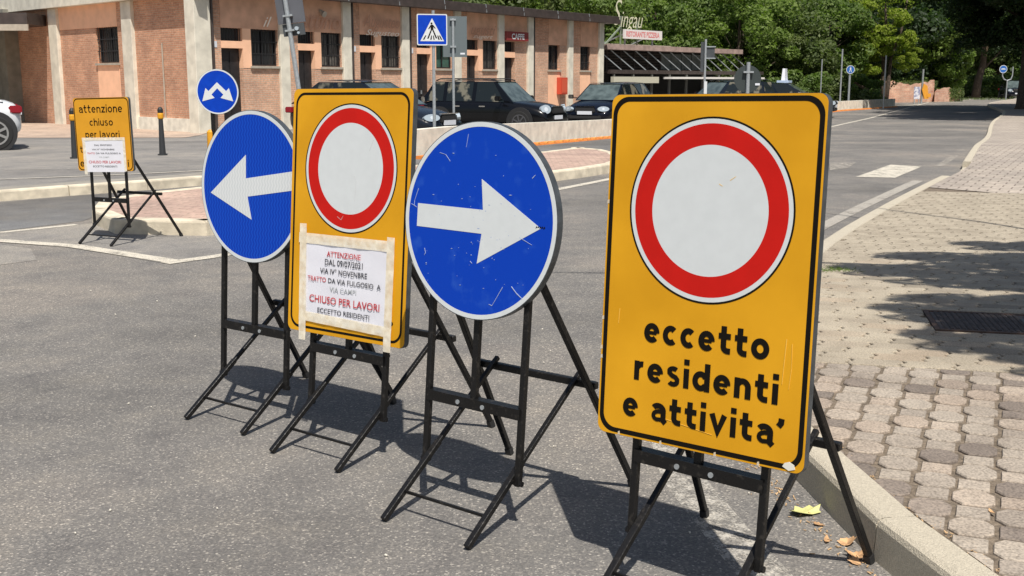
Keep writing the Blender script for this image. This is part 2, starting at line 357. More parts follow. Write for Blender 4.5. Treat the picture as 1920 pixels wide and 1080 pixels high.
KERB = smoothline([(1.75, .4), (1.32, 1.5), (1.17, 2.2), (1.04, 2.91), (.965, 3.4), (.93, 3.8), (1.0, 4.5), (1.25, 5.6), (1.72, 7.1), (2.54, 8.95), (3.8, 11.4), (5.2, 14.0), (6.4, 16.2), (7.3, 18.2), (8.9, 21.8), (11.4, 27.3), (16.8, 39.8), (23.4, 54.2), (31, 74), (44, 98)], 6)
KIN = offset_line(KERB, .132)
HP = .12
def zpav(y): return gz(y) + HP
# pavement bed
bed = [p for p in KIN if p[1] > 0] + [(75, 98), (75, -5), (2.5, -5)]
pave = sheet('pavement', bed, zpav, M['joint'], dz=-.0085)
# kerb stones (right)
kroot = empty('kerb', (0, 0, 0)); kroot['kind'] = 'structure'
ks = [p for p in resample(KERB, .98)]
# start a stone exactly at the joint the photograph shows
KJ = min(range(len(KERB)), key=lambda i: abs(KERB[i][1] - 2.98))
ks = resample(KERB[:KJ + 1][::-1], .98)[::-1] + resample(KERB[KJ:], .98)[1:]
def kerb_piece(a, b, wd, hgt, m, parent, rad=.022, zf=gz, right=True, gap=.004, name='kerb_stone'):
    a, b = Vector((a[0], a[1])), Vector((b[0], b[1])); d = (b - a).normalized(); nrm = Vector((d.y, -d.x)) * (1 if right else -1)
    a = a + d * gap; b = b - d * gap
    prof = [(0, -.1), (.010, hgt - rad), (.010 + rad * .3, hgt - rad * .3), (.010 + rad, hgt), (wd - .006, hgt), (wd, hgt - .008), (wd, -.1)]
    vs_ = [(a.x + nrm.x * u, a.y + nrm.y * u, zf(a.y) + z) for u, z in prof] + [(b.x + nrm.x * u, b.y + nrm.y * u, zf(b.y) + z) for u, z in prof]
    n = len(prof); fs = [(k, k + 1, n + k + 1, n + k) for k in range(n - 1)] + [tuple(range(n)), tuple(range(2 * n - 1, n - 1, -1))]
    mb = MB(); mb.add(vs_, fs); return mb.build(name, m, parent)
# re-sample so that a joint sits where the photograph shows it
k0 = min(range(len(ks)), key=lambda i: abs(ks[i][1] - 3.3))
for i in range(len(ks) - 1):
    y = ks[i][1]
    if y > 100: break
    h_ = HP + .004
    if 14.2 < y < 17.2: h_ = .035
    kerb_piece(ks[i], ks[i + 1], .13, h_, M['kerb'], kroot)
# white edge lines and other markings, children of the road
EDGE = offset_line(KERB, -.34)
strip('edge_line', [p for p in EDGE if 0.5 < p[1] < 9.2], .15, worn('edge_paint_near', (.42, .395, .35), cover=.50, scale=14), road, dz=.0015)
strip('edge_line', [p for p in EDGE if 9.4 < p[1] < 15.6], .14, worn('edge_paint', (.36, .335, .295), ground=.22, cover=.36, scale=5), road)
def poly_mark(name, px, m, dz=.005):
    pts = [G(*q) for q in px]; mb = MB(); mb.add([(p.x, p.y, gz(p.y) + dz) for p in pts], [tuple(range(len(pts)))]); return mb.build(name, m, road)
poly_mark('road_marking', [(1605, 332), (1670, 309), (1728, 313), (1678, 334)], M['line'])
poly_mark('road_marking', [(1753, 312), (1800, 281), (1812, 281), (1770, 312)], M['line_old'])
poly_mark('road_marking', [(1556, 306), (1605, 305), (1590, 315), (1556, 320)], M['line_old'])
left_line = [(-9.6, 10.2), (-6, 9.83), (-4.34, 9.43), (-3.59, 9.12), (-2.54, 8.32)]
strip('lane_line', left_line, .14, M['line'], road, dz=.006)
strip('lane_line', [(-2.58, 8.24), (-2.26, 8.62), (-1.5, 10.1), (.59, 14.06), (1.32, 15.45), (4.2, 22.6), (10.8, 38.4), (14.9, 47.3), (20, 59), (30, 82), (44, 104)], .13, M['line'], road, dz=.005)
strip('lane_line', [(-8.2, 6.9), (-4.57, 9.94), (-4.1, 10.5)], .10, M['line'], road, dz=.006)
strip('edge_line', [G(1677, 200)[:2], G(1730, 195)[:2], G(1800, 193)[:2], G(1905, 193)[:2]], .25, M['line'], road)

def road_patch(name, pts, m, dz): return sheet(name, pts, gz, m, dz=dz, parent=road)
road_patch('worn_patch', [(-9.6, 10.1), (-6, 9.75), (-4.34, 9.36), (-3.59, 9.05), (-2.6, 8.26), (-2.2, 8.75), (-1.4, 10.3), (.4, 13.8), (.45, 14.7), (-.7, 12.9), (-2.7, 9.9), (-3.4, 9.9), (-4.0, 10.6), (-4.6, 10.0), (-8.2, 7.0), (-9.9, 8.6)], M['asphalt_tan'], .0028)
road_patch('worn_patch', [(-9.5, 10.0), (-6, 9.65), (-4.36, 9.28), (-3.9, 9.0), (-3.6, 8.4), (-4.4, 7.4), (-5.6, 6.6), (-10, 7.4)], M['asphalt_tan'], .0019)
road_patch('far_lane', [(-15.6, 2.7), (-8.3, 7.0), (-4.62, 10.02), (-4.15, 10.8), (-4.2, 11.8), (-3.2, 13.5), (-1.4, 16.5), (.55, 19.7), (1.24, 21.0), (1.9, 21.5), (5.2, 30), (8.4, 37), (13.5, 49), (12.6, 49.5), (8.2, 41.5), (2.8, 30.2), (.3, 24.4), (-1.4, 20.2), (-2.2, 18.5), (-3.0, 16.4), (-3.9, 14.4), (-5.05, 13.25), (-5.65, 12.5), (-9.4, 8.85), (-16, 2.8)], M['asphalt_dark'], .0028)
# traffic island
isl_px = [(250, 442), (395, 442)]
near = [tuple(G(*q)[:2]) for q in ((172, 419), (205, 438), (250, 443), (395, 443))] + [(-.6, 12.95), (.58, 15.2), (1.42, 16.4)]
far_ = [(1.75, 17.6), (1.78, 19.9), (1.24, 20.9), (.55, 19.6), (-1.4, 16.4), (-3.2, 13.6)] + [tuple(G(*q)[:2]) for q in ((210, 390), (172, 402))]
ISL = near + far_
ir = empty('traffic_island', (0, 0, 0)); ir['kind'] = 'structure'
def inset(poly, d):
    n = len(poly); out = []
    for i in range(n):
        a, p, b = Vector(poly[i - 1]), Vector(poly[i]), Vector(poly[(i + 1) % n]); t = (b - a).normalized(); out.append((p.x - t.y * d, p.y + t.x * d))
    return out
sheet('island_paving', inset(ISL, .13), lambda y: gz(y) + .128, M['island'], parent=ir)
loop = ISL + [ISL[0]]
lp = resample(loop, .9)
for a, b in zip(lp[:-1], lp[1:]):
    if (Vector(a) - Vector(b)).length > .15: kerb_piece(a, b, .15, .135, M['kerb_light'], ir, right=False)

# left raised pavement with pale kerb
KL = [(-16, 2.8), (-9.5, 8.9), (-5.75, 12.57), (-5.15, 13.3), (-4.0, 14.45), (-3.1, 16.5), (-2.3, 18.6), (-1.7, 20.0)]
KLr = resample(KL, 1.0)
kl = empty('far_kerb', (0, 0, 0)); kl['kind'] = 'structure'
for a, b in zip(KLr[:-1], KLr[1:]): kerb_piece(a, b, .14, .12, M['kerb_light'], kl, right=False, gap=.006)
KLi = offset_line(KL, -.14)
sheet('far_pavement', KLi + [(-1.9, 20.6), (-2.4, 26), (-8.2, 32.2), (-22, 44), (-40, 44), (-45, 10), (-30, 2)], zplat, M['asphalt_lot'])
fl = bpy.data.objects['far_pavement']
strip('light_band', [(-12, 5.9), (-8.9, 9.6), (-5.75, 13.0), (-5.2, 13.75), (-4.15, 14.9), (-3.3, 17)], .5, mat('pale_strip', (.27, .25, .215), .9, var=.12, scale=5), fl, zf=zplat, dz=.004)
def onp(q): p = G(q[0], q[1], .105); return (p.x, p.y)
strip('parking_line', [onp(q) for q in ((-60, 339), (0, 337), (190, 330), (375, 321), (520, 313))], .07, M['line'], fl, zf=zplat, dz=.008)
strip('parking_line', [onp(q) for q in ((-60, 320), (0, 319), (190, 316), (375, 313))], .05, M['line_old'], fl, zf=zplat, dz=.009)
a0, a1, a2, a3 = [onp(q) for q in ((-80, 262), (345, 268), (330, 252), (115, 226))]
sheet('plaza_paving', [(-16.4, 24.9), (-8.6, 29.4), (-9.0, 33.6), (-19, 43.5), (-34, 43.5)], zplat, M['plaza'], dz=.01)

# ------------------------------------------------------------------ pavement pavers
def pip(x, y, poly):
    c = False
    for (x1, y1), (x2, y2) in zip(poly, poly[1:] + poly[:1]):
        if (y1 > y) != (y2 > y) and x < (x2 - x1) * (y - y1) / (y2 - y1) + x1: c = not c
    return c
E1, E2 = Vector((.916, -.40)), Vector((.40, .916)); CP, LP = .118, .243
BL_O = Vector((1.374, 4.80)); BD = Vector((.9753, -.2211)); BN = Vector((.2211, .9753))
def clip(poly, p0, nrm):
    out = []
    for a, b in zip(poly, poly[1:] + poly[:1]):
        da = (a[0] - p0[0]) * nrm[0] + (a[1] - p0[1]) * nrm[1]; db = (b[0] - p0[0]) * nrm[0] + (b[1] - p0[1]) * nrm[1]
        if da >= 0: out.append(a)
        if (da >= 0) != (db >= 0): t = da / (da - db); out.append((a[0] + (b[0] - a[0]) * t, a[1] + (b[1] - a[1]) * t))
    return out
def area(poly): return abs(sum(a[0] * b[1] - b[0] * a[1] for a, b in zip(poly, poly[1:] + poly[:1]))) / 2
def kerb_side(q):
    k = min(range(len(KIN) - 1), key=lambda i: (Vector(KIN[i]) - q).length); best = None
    for i in (max(k - 1, 0), k):
        a, b = Vector(KIN[i]), Vector(KIN[i + 1]); t = (b - a).normalized(); u = (q - a).dot(t)
        n_ = Vector((t.y, -t.x)); d = (q - a).dot(n_)
        if best is None or abs(u - (b - a).length / 2) < best[0]: best = (abs(u - (b - a).length / 2), d, a, n_)
    return best[1:]
def world_poly(poly, q, a_): c, s = math.cos(a_), math.sin(a_); return [(q.x + x * c - y * s, q.y + x * s + y * c) for x, y in poly]
def local_poly(poly, q, a_): c, s = math.cos(a_), math.sin(a_); return [((x - q.x) * c + (y - q.y) * s, -(x - q.x) * s + (y - q.y) * c) for x, y in poly]
def stone(poly, h0, name, m, rnd=.004):
    mb = MB(); n = len(poly); inn = [(x * .955, y * .955) for x, y in poly]
    mb.add([(x, y, -.02) for x, y in poly] + [(x, y, h0 - .004) for x, y in poly] + [(x, y, h0) for x, y in inn],
           [(k, (k + 1) % n, n + (k + 1) % n, n + k) for k in range(n)] + [(n + k, n + (k + 1) % n, 2 * n + (k + 1) % n, 2 * n + k) for k in range(n)] + [tuple(range(2 * n, 3 * n))])
    me = bpy.data.meshes.new(name); me.from_pydata(mb.v, [], mb.f); me.materials.append(m); return me
def octo(hw, hl, c): return [(-hw + c, -hl), (hw - c, -hl), (hw, -hl + c * 1.2), (hw, hl - c * 1.2), (hw - c, hl), (-hw + c, hl), (-hw, hl - c * 1.2), (-hw, -hl + c * 1.2)]
oct_me = [stone(octo(.0600, .0635 + .001 * k, .026 + .003 * k), .009 + .0012 * k, 'octagonal_paver', M['paver']) for k in range(3)]
rec_me = [stone([(-.046, -.043), (.046, -.043), (.046, .043), (-.046, .043)], .0085 + .001 * k, 'small_paver', M['paver']) for k in range(2)]
KB = [p for p in KIN if p[1] > .3]
fillpoly = KB + [(90, 98), (90, .3)]
ang = math.atan2(E1.y, E1.x)
def link_piece(name, me, x, y, z, a, parent, tilt=.006):
    o = bpy.data.objects.new(name, me); col.objects.link(o); o.parent = parent; o.location = (x, y, z)
    o.rotation_euler = (random.gauss(0, tilt), random.gauss(0, tilt), a + random.gauss(0, .012)); return o
def infield(p, m=.0):
    # visible or nearly so
    d = Vector((p[0], p[1], zpav(p[1]) - EYE)); z = d.dot(fw)
    if z < .3: return False
    u = 960 + F_PX * d.dot(rt) / z; v = 540 - F_PX * d.dot(upv) / z
    return -60 < u < 2350 and v < 1250
rest = MB()
for i in range(-10, 40):
    for j in range(-10, 30):
        A = Vector((1.318, 3.335))
        c = A + E1 * (i * CP) + E2 * (j * LP + (i % 2) * LP / 2)
        for kind, q in (('o', c), ('r', c + E2 * (LP / 2))):
            q = q + Vector((random.gauss(0, .0012), random.gauss(0, .0012)))
            if q.y < 1.9 or not infield(q): continue
            dl = (q - BL_O).dot(BN); dk, ka, kn = kerb_side(q)
            if dl > .06 or dk < -.05: continue
            nm = 'octagonal_paver' if kind == 'o' else 'small_paver'
            if dl < -.1 and dk > .1: link_piece(nm, random.choice(oct_me if kind == 'o' else rec_me), q.x, q.y, HP - .0095, ang, pave); continue
            base = octo(.0600, .0645, .027) if kind == 'o' else [(-.046, -.043), (.046, -.043), (.046, .043), (-.046, .043)]
            wp = clip(world_poly(base, q, ang), BL_O - BN * .004, -BN); wp = clip(wp, ka + kn * .006, kn) if len(wp) > 2 else wp
            if len(wp) < 3 or area(wp) < .0012: continue
            link_piece(nm, stone(local_poly(wp, q, ang), .009, nm, M['paver']), q.x, q.y, HP - .0095, ang, pave, .003)
# cream interlocking blocks beyond
def wavy(hw, hl, n=4, amp=.008):
    p = []
    for k in range(n + 1): t = k / n; p.append((-hw + 2 * hw * t, -hl))
    for k in range(1, 5): t = k / 5; p.append((hw + amp * (-1.2 if t < .5 else 1.2), -hl + 2 * hl * t))
    for k in range(n + 1): t = k / n; p.append((hw - 2 * hw * t, hl))
    for k in range(1, 5): t = 1 - k / 5; p.append((-hw + amp * (-1.2 if t < .5 else 1.2), -hl + 2 * hl * t))
    return p
cream_me = stone(wavy(.1050, .0540, 4, .011), .0125, 'block_paver', M['paver_cream'])
ang2 = math.atan2(BD.y, BD.x); cnt = 0; far_stones = MB(); cands = []
MHO = Vector((2.11, 5.46))
for j in range(0, 75):
    for i in range(-10, 48):
        q = BL_O + BN * (.056 + j * .111) + BD * ((i + .5 * (j % 2)) * .222)
        dk, ka, kn = kerb_side(q)
        if dk < -.07 or q.x > 60 or not infield(q): continue
        r_ = q - MHO; rx_, ry_ = r_.dot(BD), r_.dot(BN)
        if -.0 < rx_ < 1.05 and .0 < ry_ < .5: continue
        cands.append((q.y, q, dk, ka, kn, rx_, ry_))
cands.sort(key=lambda t: t[0])
for y, q, dk, ka, kn, rx_, ry_ in cands:
    clp = []
    if dk < .13: clp.append((ka + kn * .005, kn))
    if -.13 < rx_ < 1.2 and -.07 < ry_ < .57:
        if ry_ < 0: clp.append((MHO - BN * .004, -BN))
        elif ry_ > .5: clp.append((MHO + BN * .504, BN))
        elif rx_ < 0: clp.append((MHO - BD * .004, -BD))
        else: clp.append((MHO + BD * 1.054, BD))
    if cnt < 299 and not clp: link_piece('block_paver', cream_me, q.x, q.y, HP - .0095, ang2, pave, .0025); cnt += 1; continue
    h0 = random.gauss(0, .0006); P_ = world_poly(wavy(.1055, .0540, 1, .011), q, ang2)
    for c_ in clp:
        if len(P_) > 2: P_ = clip(P_, *c_)
    if len(P_) < 3 or area(P_) < .001: continue
    zt = HP - .0005 + gz(q.y) + h0; n = len(P_)
    far_stones.add([(v[0], v[1], zt - .015) for v in P_] + [(v[0], v[1], zt) for v in P_], [tuple(range(n, 2 * n))] + [(k, (k + 1) % n, n + (k + 1) % n, n + k) for k in range(n)])
fs_ = far_stones.build('far_block_pavers', M['paver_cream'], pave); fs_['kind'] = 'stuff'
# distant brick rows as a sheet just above the bed
b2 = BL_O + BN * (75 * .111)
fp = [p for p in KIN if p[1] > 12.95] + [(75, 98), (75, -6), (b2 + BD * 25).to_tuple(), (b2 + BD * 2.2).to_tuple()]
far_pav = sheet('brick_rows', fp, zpav, M['paver_far'], dz=-.001, parent=pave)
# edge filler: mortar strip is the bed itself.  drain cover
mh = empty('drain_cover', (MHO.x, MHO.y, HP), ang2, 'long dark cast iron drain cover set in the cream paving blocks', 'drain cover')
fr = MB(); fr.box(0, 1.05, -.0, .025, -.03, .004); fr.box(0, 1.05, .475, .5, -.03, .004); fr.box(0, .025, .025, .475, -.03, .004); fr.box(1.025, 1.05, .025, .475, -.03, .004); fr.build('frame', M['rust'], mh)
pl = MB(); pl.box(.03, .52, .03, .47, -.03, .0); pl.box(.53, 1.02, .03, .47, -.03, .0)
for x in np.arange(.05, 1.01, .028):
    if .46 < x < .60: continue
    for y in np.arange(.05, .45, .028): pl.box(x, x + .016, y, y + .016, 0, .005)
pl.build('cover_plate', M['cast_iron'], mh)
hb = MB(); hb.box(.46, .60, .14, .36, 0, .006); hb.build('lifting_plate', mat('worn_iron', (.14, .13, .12), .5, metal=.4), mh, bevel=.002)

# lettering drawn as heavy strokes, like the transport alphabet on the signs
def _arc(cx, cy, rx, ry, a0, a1, n=14): return [(cx + rx * math.cos(R(a0 + (a1 - a0) * k / n)), cy + ry * math.sin(R(a0 + (a1 - a0) * k / n))) for k in range(n + 1)]
def glyph(ch, k):
    h = k / 2; B = 1 - h
    if ch == 'o': return .92, [_arc(.46, .5, .46 - h, .5 - h, 0, 360, 24)]
    if ch == 'e': return .88, [[(h * .9, .5), (.88 - h * 1.15, .5), .62], _arc(.44, .5, .44 - h, .5 - h, 0, 318, 22)]
    if ch == 'c': return .80, [_arc(.44, .5, .44 - h, .5 - h, 48, 312, 20)]
    if ch == 't': return .66, [[(.27, 1.34), (.27, .36)] + _arc(.27 + .22, .36, .22, .36 - h, 180, 268, 6) + [(.64, h)], [(0, 1 - h), (.64, 1 - h)]]
    if ch == 'r': return .56, [[(h, 0), (h, 1)], _arc(.46, .52, .46 - h, .48 - h, 172, 82, 8)]
    if ch == 's': return .74, [_arc(.37, .74, .37 - h, .26 - h * .7, 40, 180, 8)[:-1] + [(h + .02, .66), (.3, .54), (.5, .47), (.74 - h, .36)] + _arc(.37, .27, .37 - h, .27 - h * .7, -10, -150, 9) + [.84]]
    if ch == 'i': return k, [[(h, 0), (h, 1)], [(h, 1.18), (h, 1.18 + k)]]
    if ch == 'l': return k + .12, [[(h, 1.4), (h, .3), (h + .06, h + .04), (h + .2, h)]]
    if ch == 'd': return .92, [_arc(.44, .5, .44 - h, .5 - h, 30, 330, 20), [(.92 - h, 0), (.92 - h, 1.4)]]
    if ch == 'p': return .92, [_arc(.48, .5, .44 - h, .5 - h, 150, -150, 20), [(h, -.4), (h, 1)]]
    if ch == 'n': return .84, [[(h, 0), (h, 1)], _arc(.42, .56, .42 - h, .44 - h, 172, 0, 12) + [(.84 - h, 0)]]
    if ch == 'h': return .84, [[(h, 0), (h, 1.4)], _arc(.42, .56, .42 - h, .44 - h, 172, 0, 12) + [(.84 - h, 0)]]
    if ch == 'u': return .84, [[(.84 - h, 0), (.84 - h, 1)], [(h, 1)] + _arc(.42, .44, .42 - h, .44 - h, 180, 352, 12)]
    if ch == 'a': return .84, [_arc(.40, .60, .44 - h * 1.0, .4 - h, 150, 0, 10) + [(.84 - h, .12), (.84, .0)], [(.84 - h, .56), (.40, .56)] + _arc(.36, .33, .36 - h, .33 - h * .9, 110, 290, 10) + [(.6, .15), (.84 - h, .28), .74]]
    if ch == 'v': return .92, [[(h * .9, 1), (.46, h * .9), (.92 - h * .9, 1)]]
    if ch == 'z': return .78, [[(0, 1 - h), (.78 - h * 1.2, 1 - h), (h * 1.2, h), (.78, h)]]
    if ch == "'": return .26, [[(.18, 1.38), (.16, 1.16), (.04, .98)]]
    return .38, []
def strokes_text(s_, x0, x1, base, xh, fn, m, parent, k=.29, w0=.0009, gap=.19):
    gl = [glyph(c, k) for c in s_]; tot = sum(g[0] for g in gl) + gap * (len(gl) - 1); sx = (x1 - x0) / tot; cx = 0; h = k / 2
    letters = MB(); lv = 0
    for (wd, strokes), ch in zip(gl, s_):
        mb = MB()
        for j, st in enumerate(strokes):
            hh = h
            if isinstance(st[-1], float): hh = h * st[-1]; st = st[:-1]
            closed = ch == 'o'; P_ = [Vector(p) for p in st]; L = []; Rr = []
            for i, p in enumerate(P_):
                a = P_[i - 1] if i else (P_[-2] if closed else P_[0]); b = P_[i + 1] if i < len(P_) - 1 else (P_[1] if closed else P_[-1])
                d1 = (p - a).normalized() if (p - a).length > 1e-6 else (b - p).normalized(); d2 = (b - p).normalized() if (b - p).length > 1e-6 else d1
                n1 = Vector((-d1.y, d1.x)); n2 = Vector((-d2.y, d2.x)); nn = (n1 + n2).normalized(); q = nn * hh / max(.45, nn.dot(n1)); L.append(p + q); Rr.append(p - q)
            w_ = w0 + .00012 * (j + 1)
            mb.add([fn(x0 + (cx + q.x) * sx, base + q.y * xh, w_) for q in L] + [fn(x0 + (cx + q.x) * sx, base + q.y * xh, w_) for q in Rr], [(i, i + 1, len(L) + i + 1, len(L) + i) for i in range(len(L) - 1)])
        if strokes: mb.build('letter', m, parent)
        cx += wd + gap
# ------------------------------------------------------------------ work signs on folding stands
ST = dict(a=.1888, zp=.1532, d=.2035, rb=.5405, rh=.2657, yc=.3354, zc=.3962, cb=.3583, wh=.1697)
def stand(name, x, y, yaw, tilt, label, group, height):
    root = empty(name, (x, y, 0), yaw, label, 'road sign', group)
    t = R(tilt); sn, cs = math.sin(t), math.cos(t)
    def P(u, s, w_=0): return (u, s * sn - w_ * cs, s * cs + w_ * sn)       # w_: towards the viewer
    a, bs = ST['a'], M['black_steel']; up = (0, -cs, sn)
    for sx in (-1, 1):
        m = MB(); m.bar(P(sx * a, ST['zp'] - .015), P(sx * a, height), .0195, .0195, up); m.build('post', bs, root, bevel=.002, seg=1)
        m = MB(); m.tube([P(sx * a - .016, ST['zp'] - .006), P(sx * a + .016, ST['zp'] - .006)], .009, 8); m.build('bolt', bs, root)
    m = MB(); m.bar(P(0, ST['cb']), P(0, height - .1), .021, .016, up); m.build('centre_post', bs, root)
    m = MB(); m.bar(P(-a, ST['cb'], .011), P(a, ST['cb'], .011), .006, .034, (0, 0, 1)); m.bar(P(-a, ST['cb'] + .015, -.006), P(a, ST['cb'] + .015, -.006), .032, .005, (0, 0, 1))
    cr = m.build('front_crossbar', bs, root)
    for u in (-.055, .045):
        b = MB(); b.tube([P(u, ST['cb'] - .002, .013), P(u, ST['cb'] - .002, .0165)], .0075, 10); b.build('bolt_head', M['galv'], cr)
    m = MB(); m.bar(P(-a, height - .03, -.004), P(a, height - .03, -.004), .03, .03, up); m.build('top_crossbar', bs, root)
    m = MB(); m.bar(P(-.205, .79, -.012), P(.205, .79, -.012), .022, .02, up); m.build('hinge_bar', bs, root)
    for sx in (-1, 1):
        A = Vector((sx * ST['wh'], -ST['d'], .009)); B = Vector((sx * ST['wh'], ST['yc'] + .02, ST['zc'] + .02))
        m = MB(); m.bar(A, A + (B - A) * .46, .019); m.bar(A + (B - A) * .44, B, .0155); m.build('runner_foot', bs, root, bevel=.0015, seg=1)
    A = Vector((-ST['wh'], -ST['d'], .009)); B = Vector((-ST['wh'], ST['yc'], ST['zc'])); q = A + (B - A) * .17; q2 = q.copy(); q2.x = -q.x
    m = MB(); m.bar(q, q2, .008); m.build('rung', bs, root)
    for sx in (-1, 1):
        top = Vector((sx * .193, .79 * sn + .022, .785)); bot = Vector((sx * ST['rh'], ST['rb'], .012))
        m = MB(); m.bar(bot, top, .0195); lg = m.build('rear_leg', bs, root, bevel=.002, seg=1)
        m = MB(); m.bar(bot - Vector((0, 0, .011)), bot + (top - bot) * .02, .0225); m.build('rubber_foot', M['rubber'], lg)
    m = MB(); m.bar((-.245, ST['yc'] + .010, ST['zc'] - .008), (.245, ST['yc'] + .010, ST['zc'] - .008), .023, .024); m.build('rear_crossbar', bs, root, bevel=.003, seg=1)
    return root, P

def panel_fn(P, s0, roll, w0=.03):
    cr, sr = math.cos(roll), math.sin(roll)
    return lambda u, v, w_: P(u * cr - v * sr, s0 + u * sr + v * cr, w0 + w_)

def rect_sign(root, fn, wd, ht, border, yel, rad=.024, inset_=.005, lw=.012):
    m = MB(); pts = rrect(-wd / 2, wd / 2, 0, ht, rad)
    m.prism(pts, fn, -.0235, -.0015); m.mi = 1; m.prism([(x * .997, (y - ht / 2) * .998 + ht / 2) for x, y in pts], fn, -.0015, 0)
    pn = m.build('panel', [M['edge'], yel], root)
    o = rrect(-wd / 2 + inset_, wd / 2 - inset_, inset_, ht - inset_, .046, 10); i = rrect(-wd / 2 + inset_ + lw, wd / 2 - inset_ - lw, inset_ + lw, ht - inset_ - lw, .038, 10)
    m = MB(); m.ring(o, i, fn, 0, .0005); m.build('black_border', M['black_print'], root)
    return pn
def no_entry_disc(root, fn, cx, cy):
    for nm, ro, ri, w_, mt in (('black_outline', .2325, .2275, .0006, M['black_print']), ('white_rim', .2275, .216, .0006, M['white']), ('red_ring', .216, .1635, .0007, M['red'])):
        m = MB(); m.ring(circle(ro, 96, cx, cy), circle(ri, 96, cx, cy), fn, 0, w_); m.build(nm, mt, root)
    m = MB(); m.prism(circle(.1635, 96, cx, cy), fn, 0, .0006); m.build('white_disc', M['white'], root)
def disc_sign(root, fn, blue, arrow, rot, cx=0, wh=None):
    m = MB(); m.ring(circle(.3, 96, 0, .3), circle(.296, 96, 0, .3), fn, -.026, -.0005); m.prism(circle(.2965, 96, 0, .3), fn, -.006, -.002); m.build('disc_shell', M['edge'], root)
    m = MB(); m.ring(circle(.2975, 96, 0, .3), circle(.2835, 96, 0, .3), fn, -.002, .0004); m.build('white_rim', M['white'], root)
    m = MB(); m.prism(circle(.284, 96, 0, .3), fn, -.002, 0); m.build('blue_face', blue, root)
    c, s = math.cos(rot), math.sin(rot)
    m = MB(); m.prism([(x * c - y * s + cx, .3 + x * s + y * c) for x, y in arrow], fn, 0, .0007); m.build('white_arrow', wh or M['white'], root)
def scratches(root, fn, lst, mt, w0=.001):
    for pts, wd in lst:
        m = MB()
        for a, b in zip(pts[:-1], pts[1:]):
            a, b = Vector(a), Vector(b); n_ = (b - a).orthogonal().normalized() * wd / 2
            m.prism([tuple(a - n_), tuple(b - n_ * .6), tuple(b + n_ * .6), tuple(a + n_)], fn, 0, w0)
        m.build('scratch', mt, root)
def specks(root, fn, n, area, mt, seed, smin=.0012, smax=.004):
    rnd = random.Random(seed); m = MB()
    for _ in range(n):
        u, v = area(rnd); s = rnd.uniform(smin, smax); a = rnd.uniform(0, 3.14); l_ = s * rnd.choice([1, 1, 2, 4])
        m.prism([(u + l_ * math.cos(a + t) * (1 if k % 2 else .6), v + s * math.sin(a + t)) for k, t in enumerate((0, 1.3, 2.6, 3.9, 5.2))], fn, 0, .0009)
    o = m.build('paint_chips', mt, root); o['kind'] = 'stuff'; return o

arrow_shape = [(-.245, -.036), (.022, -.036), (.010, -.128), (.243, 0), (.010, .128), (.022, .036), (-.245, .036)]
chip = mat('chip_grey', (.5, .5, .5), .7)
def sheeting(name, c, c2, rough=.45):
    m = bpy.data.materials.new(name); m.use_nodes = True; n = m.node_tree.nodes; l = m.node_tree.links; b = n['Principled BSDF']
    tc = n.new('ShaderNodeTexCoord'); mp = n.new('ShaderNodeMapping'); mp.inputs['Scale'].default_value = (1, .0, 1); l.new(tc.outputs['Object'], mp.inputs[0])
    sx = n.new('ShaderNodeSeparateXYZ'); l.new(mp.outputs[0], sx.inputs[0])
    def mth(op, a, v): q = n.new('ShaderNodeMath'); q.operation = op; l.new(a, q.inputs[0]); (l.new(v, q.inputs[1]) if not isinstance(v, (int, float)) else setattr(q.inputs[1], 'default_value', v)); return q.outputs[0]
    zz = mth('PINGPONG', mth('MULTIPLY', sx.outputs[2], 34), .5); u = mth('ADD', mth('MULTIPLY', sx.outputs[0], 62), mth('MULTIPLY', zz, .9))
    t = mth('PINGPONG', u, .5); col_ = ramp(n, l, t, [(.12, c2), (.30, c)])
    l.new(col_, b.inputs['Base Color']); b.inputs['Roughness'].default_value = rough; b.inputs['Specular IOR Level'].default_value = .2; return m
blue_sh = sheeting('blue_prismatic_sheeting', (.001, .038, .40), (.005, .070, .50)); white_sh = sheeting('white_prismatic_sheeting', (.60, .63, .64), (.68, .70, .71))
# 1: blue disc, arrow to the left
r0, P0 = stand('road_sign', -1.05, 4.395, -.637, 3.85, 'round blue sign with white arrow pointing left, on a black folding stand', 'work signs on black folding stands', .98)
f0 = panel_fn(P0, .6282, 0)
disc_sign(r0, f0, blue_sh, [(-x, y) for x, y in arrow_shape], R(8.5), 0, white_sh)
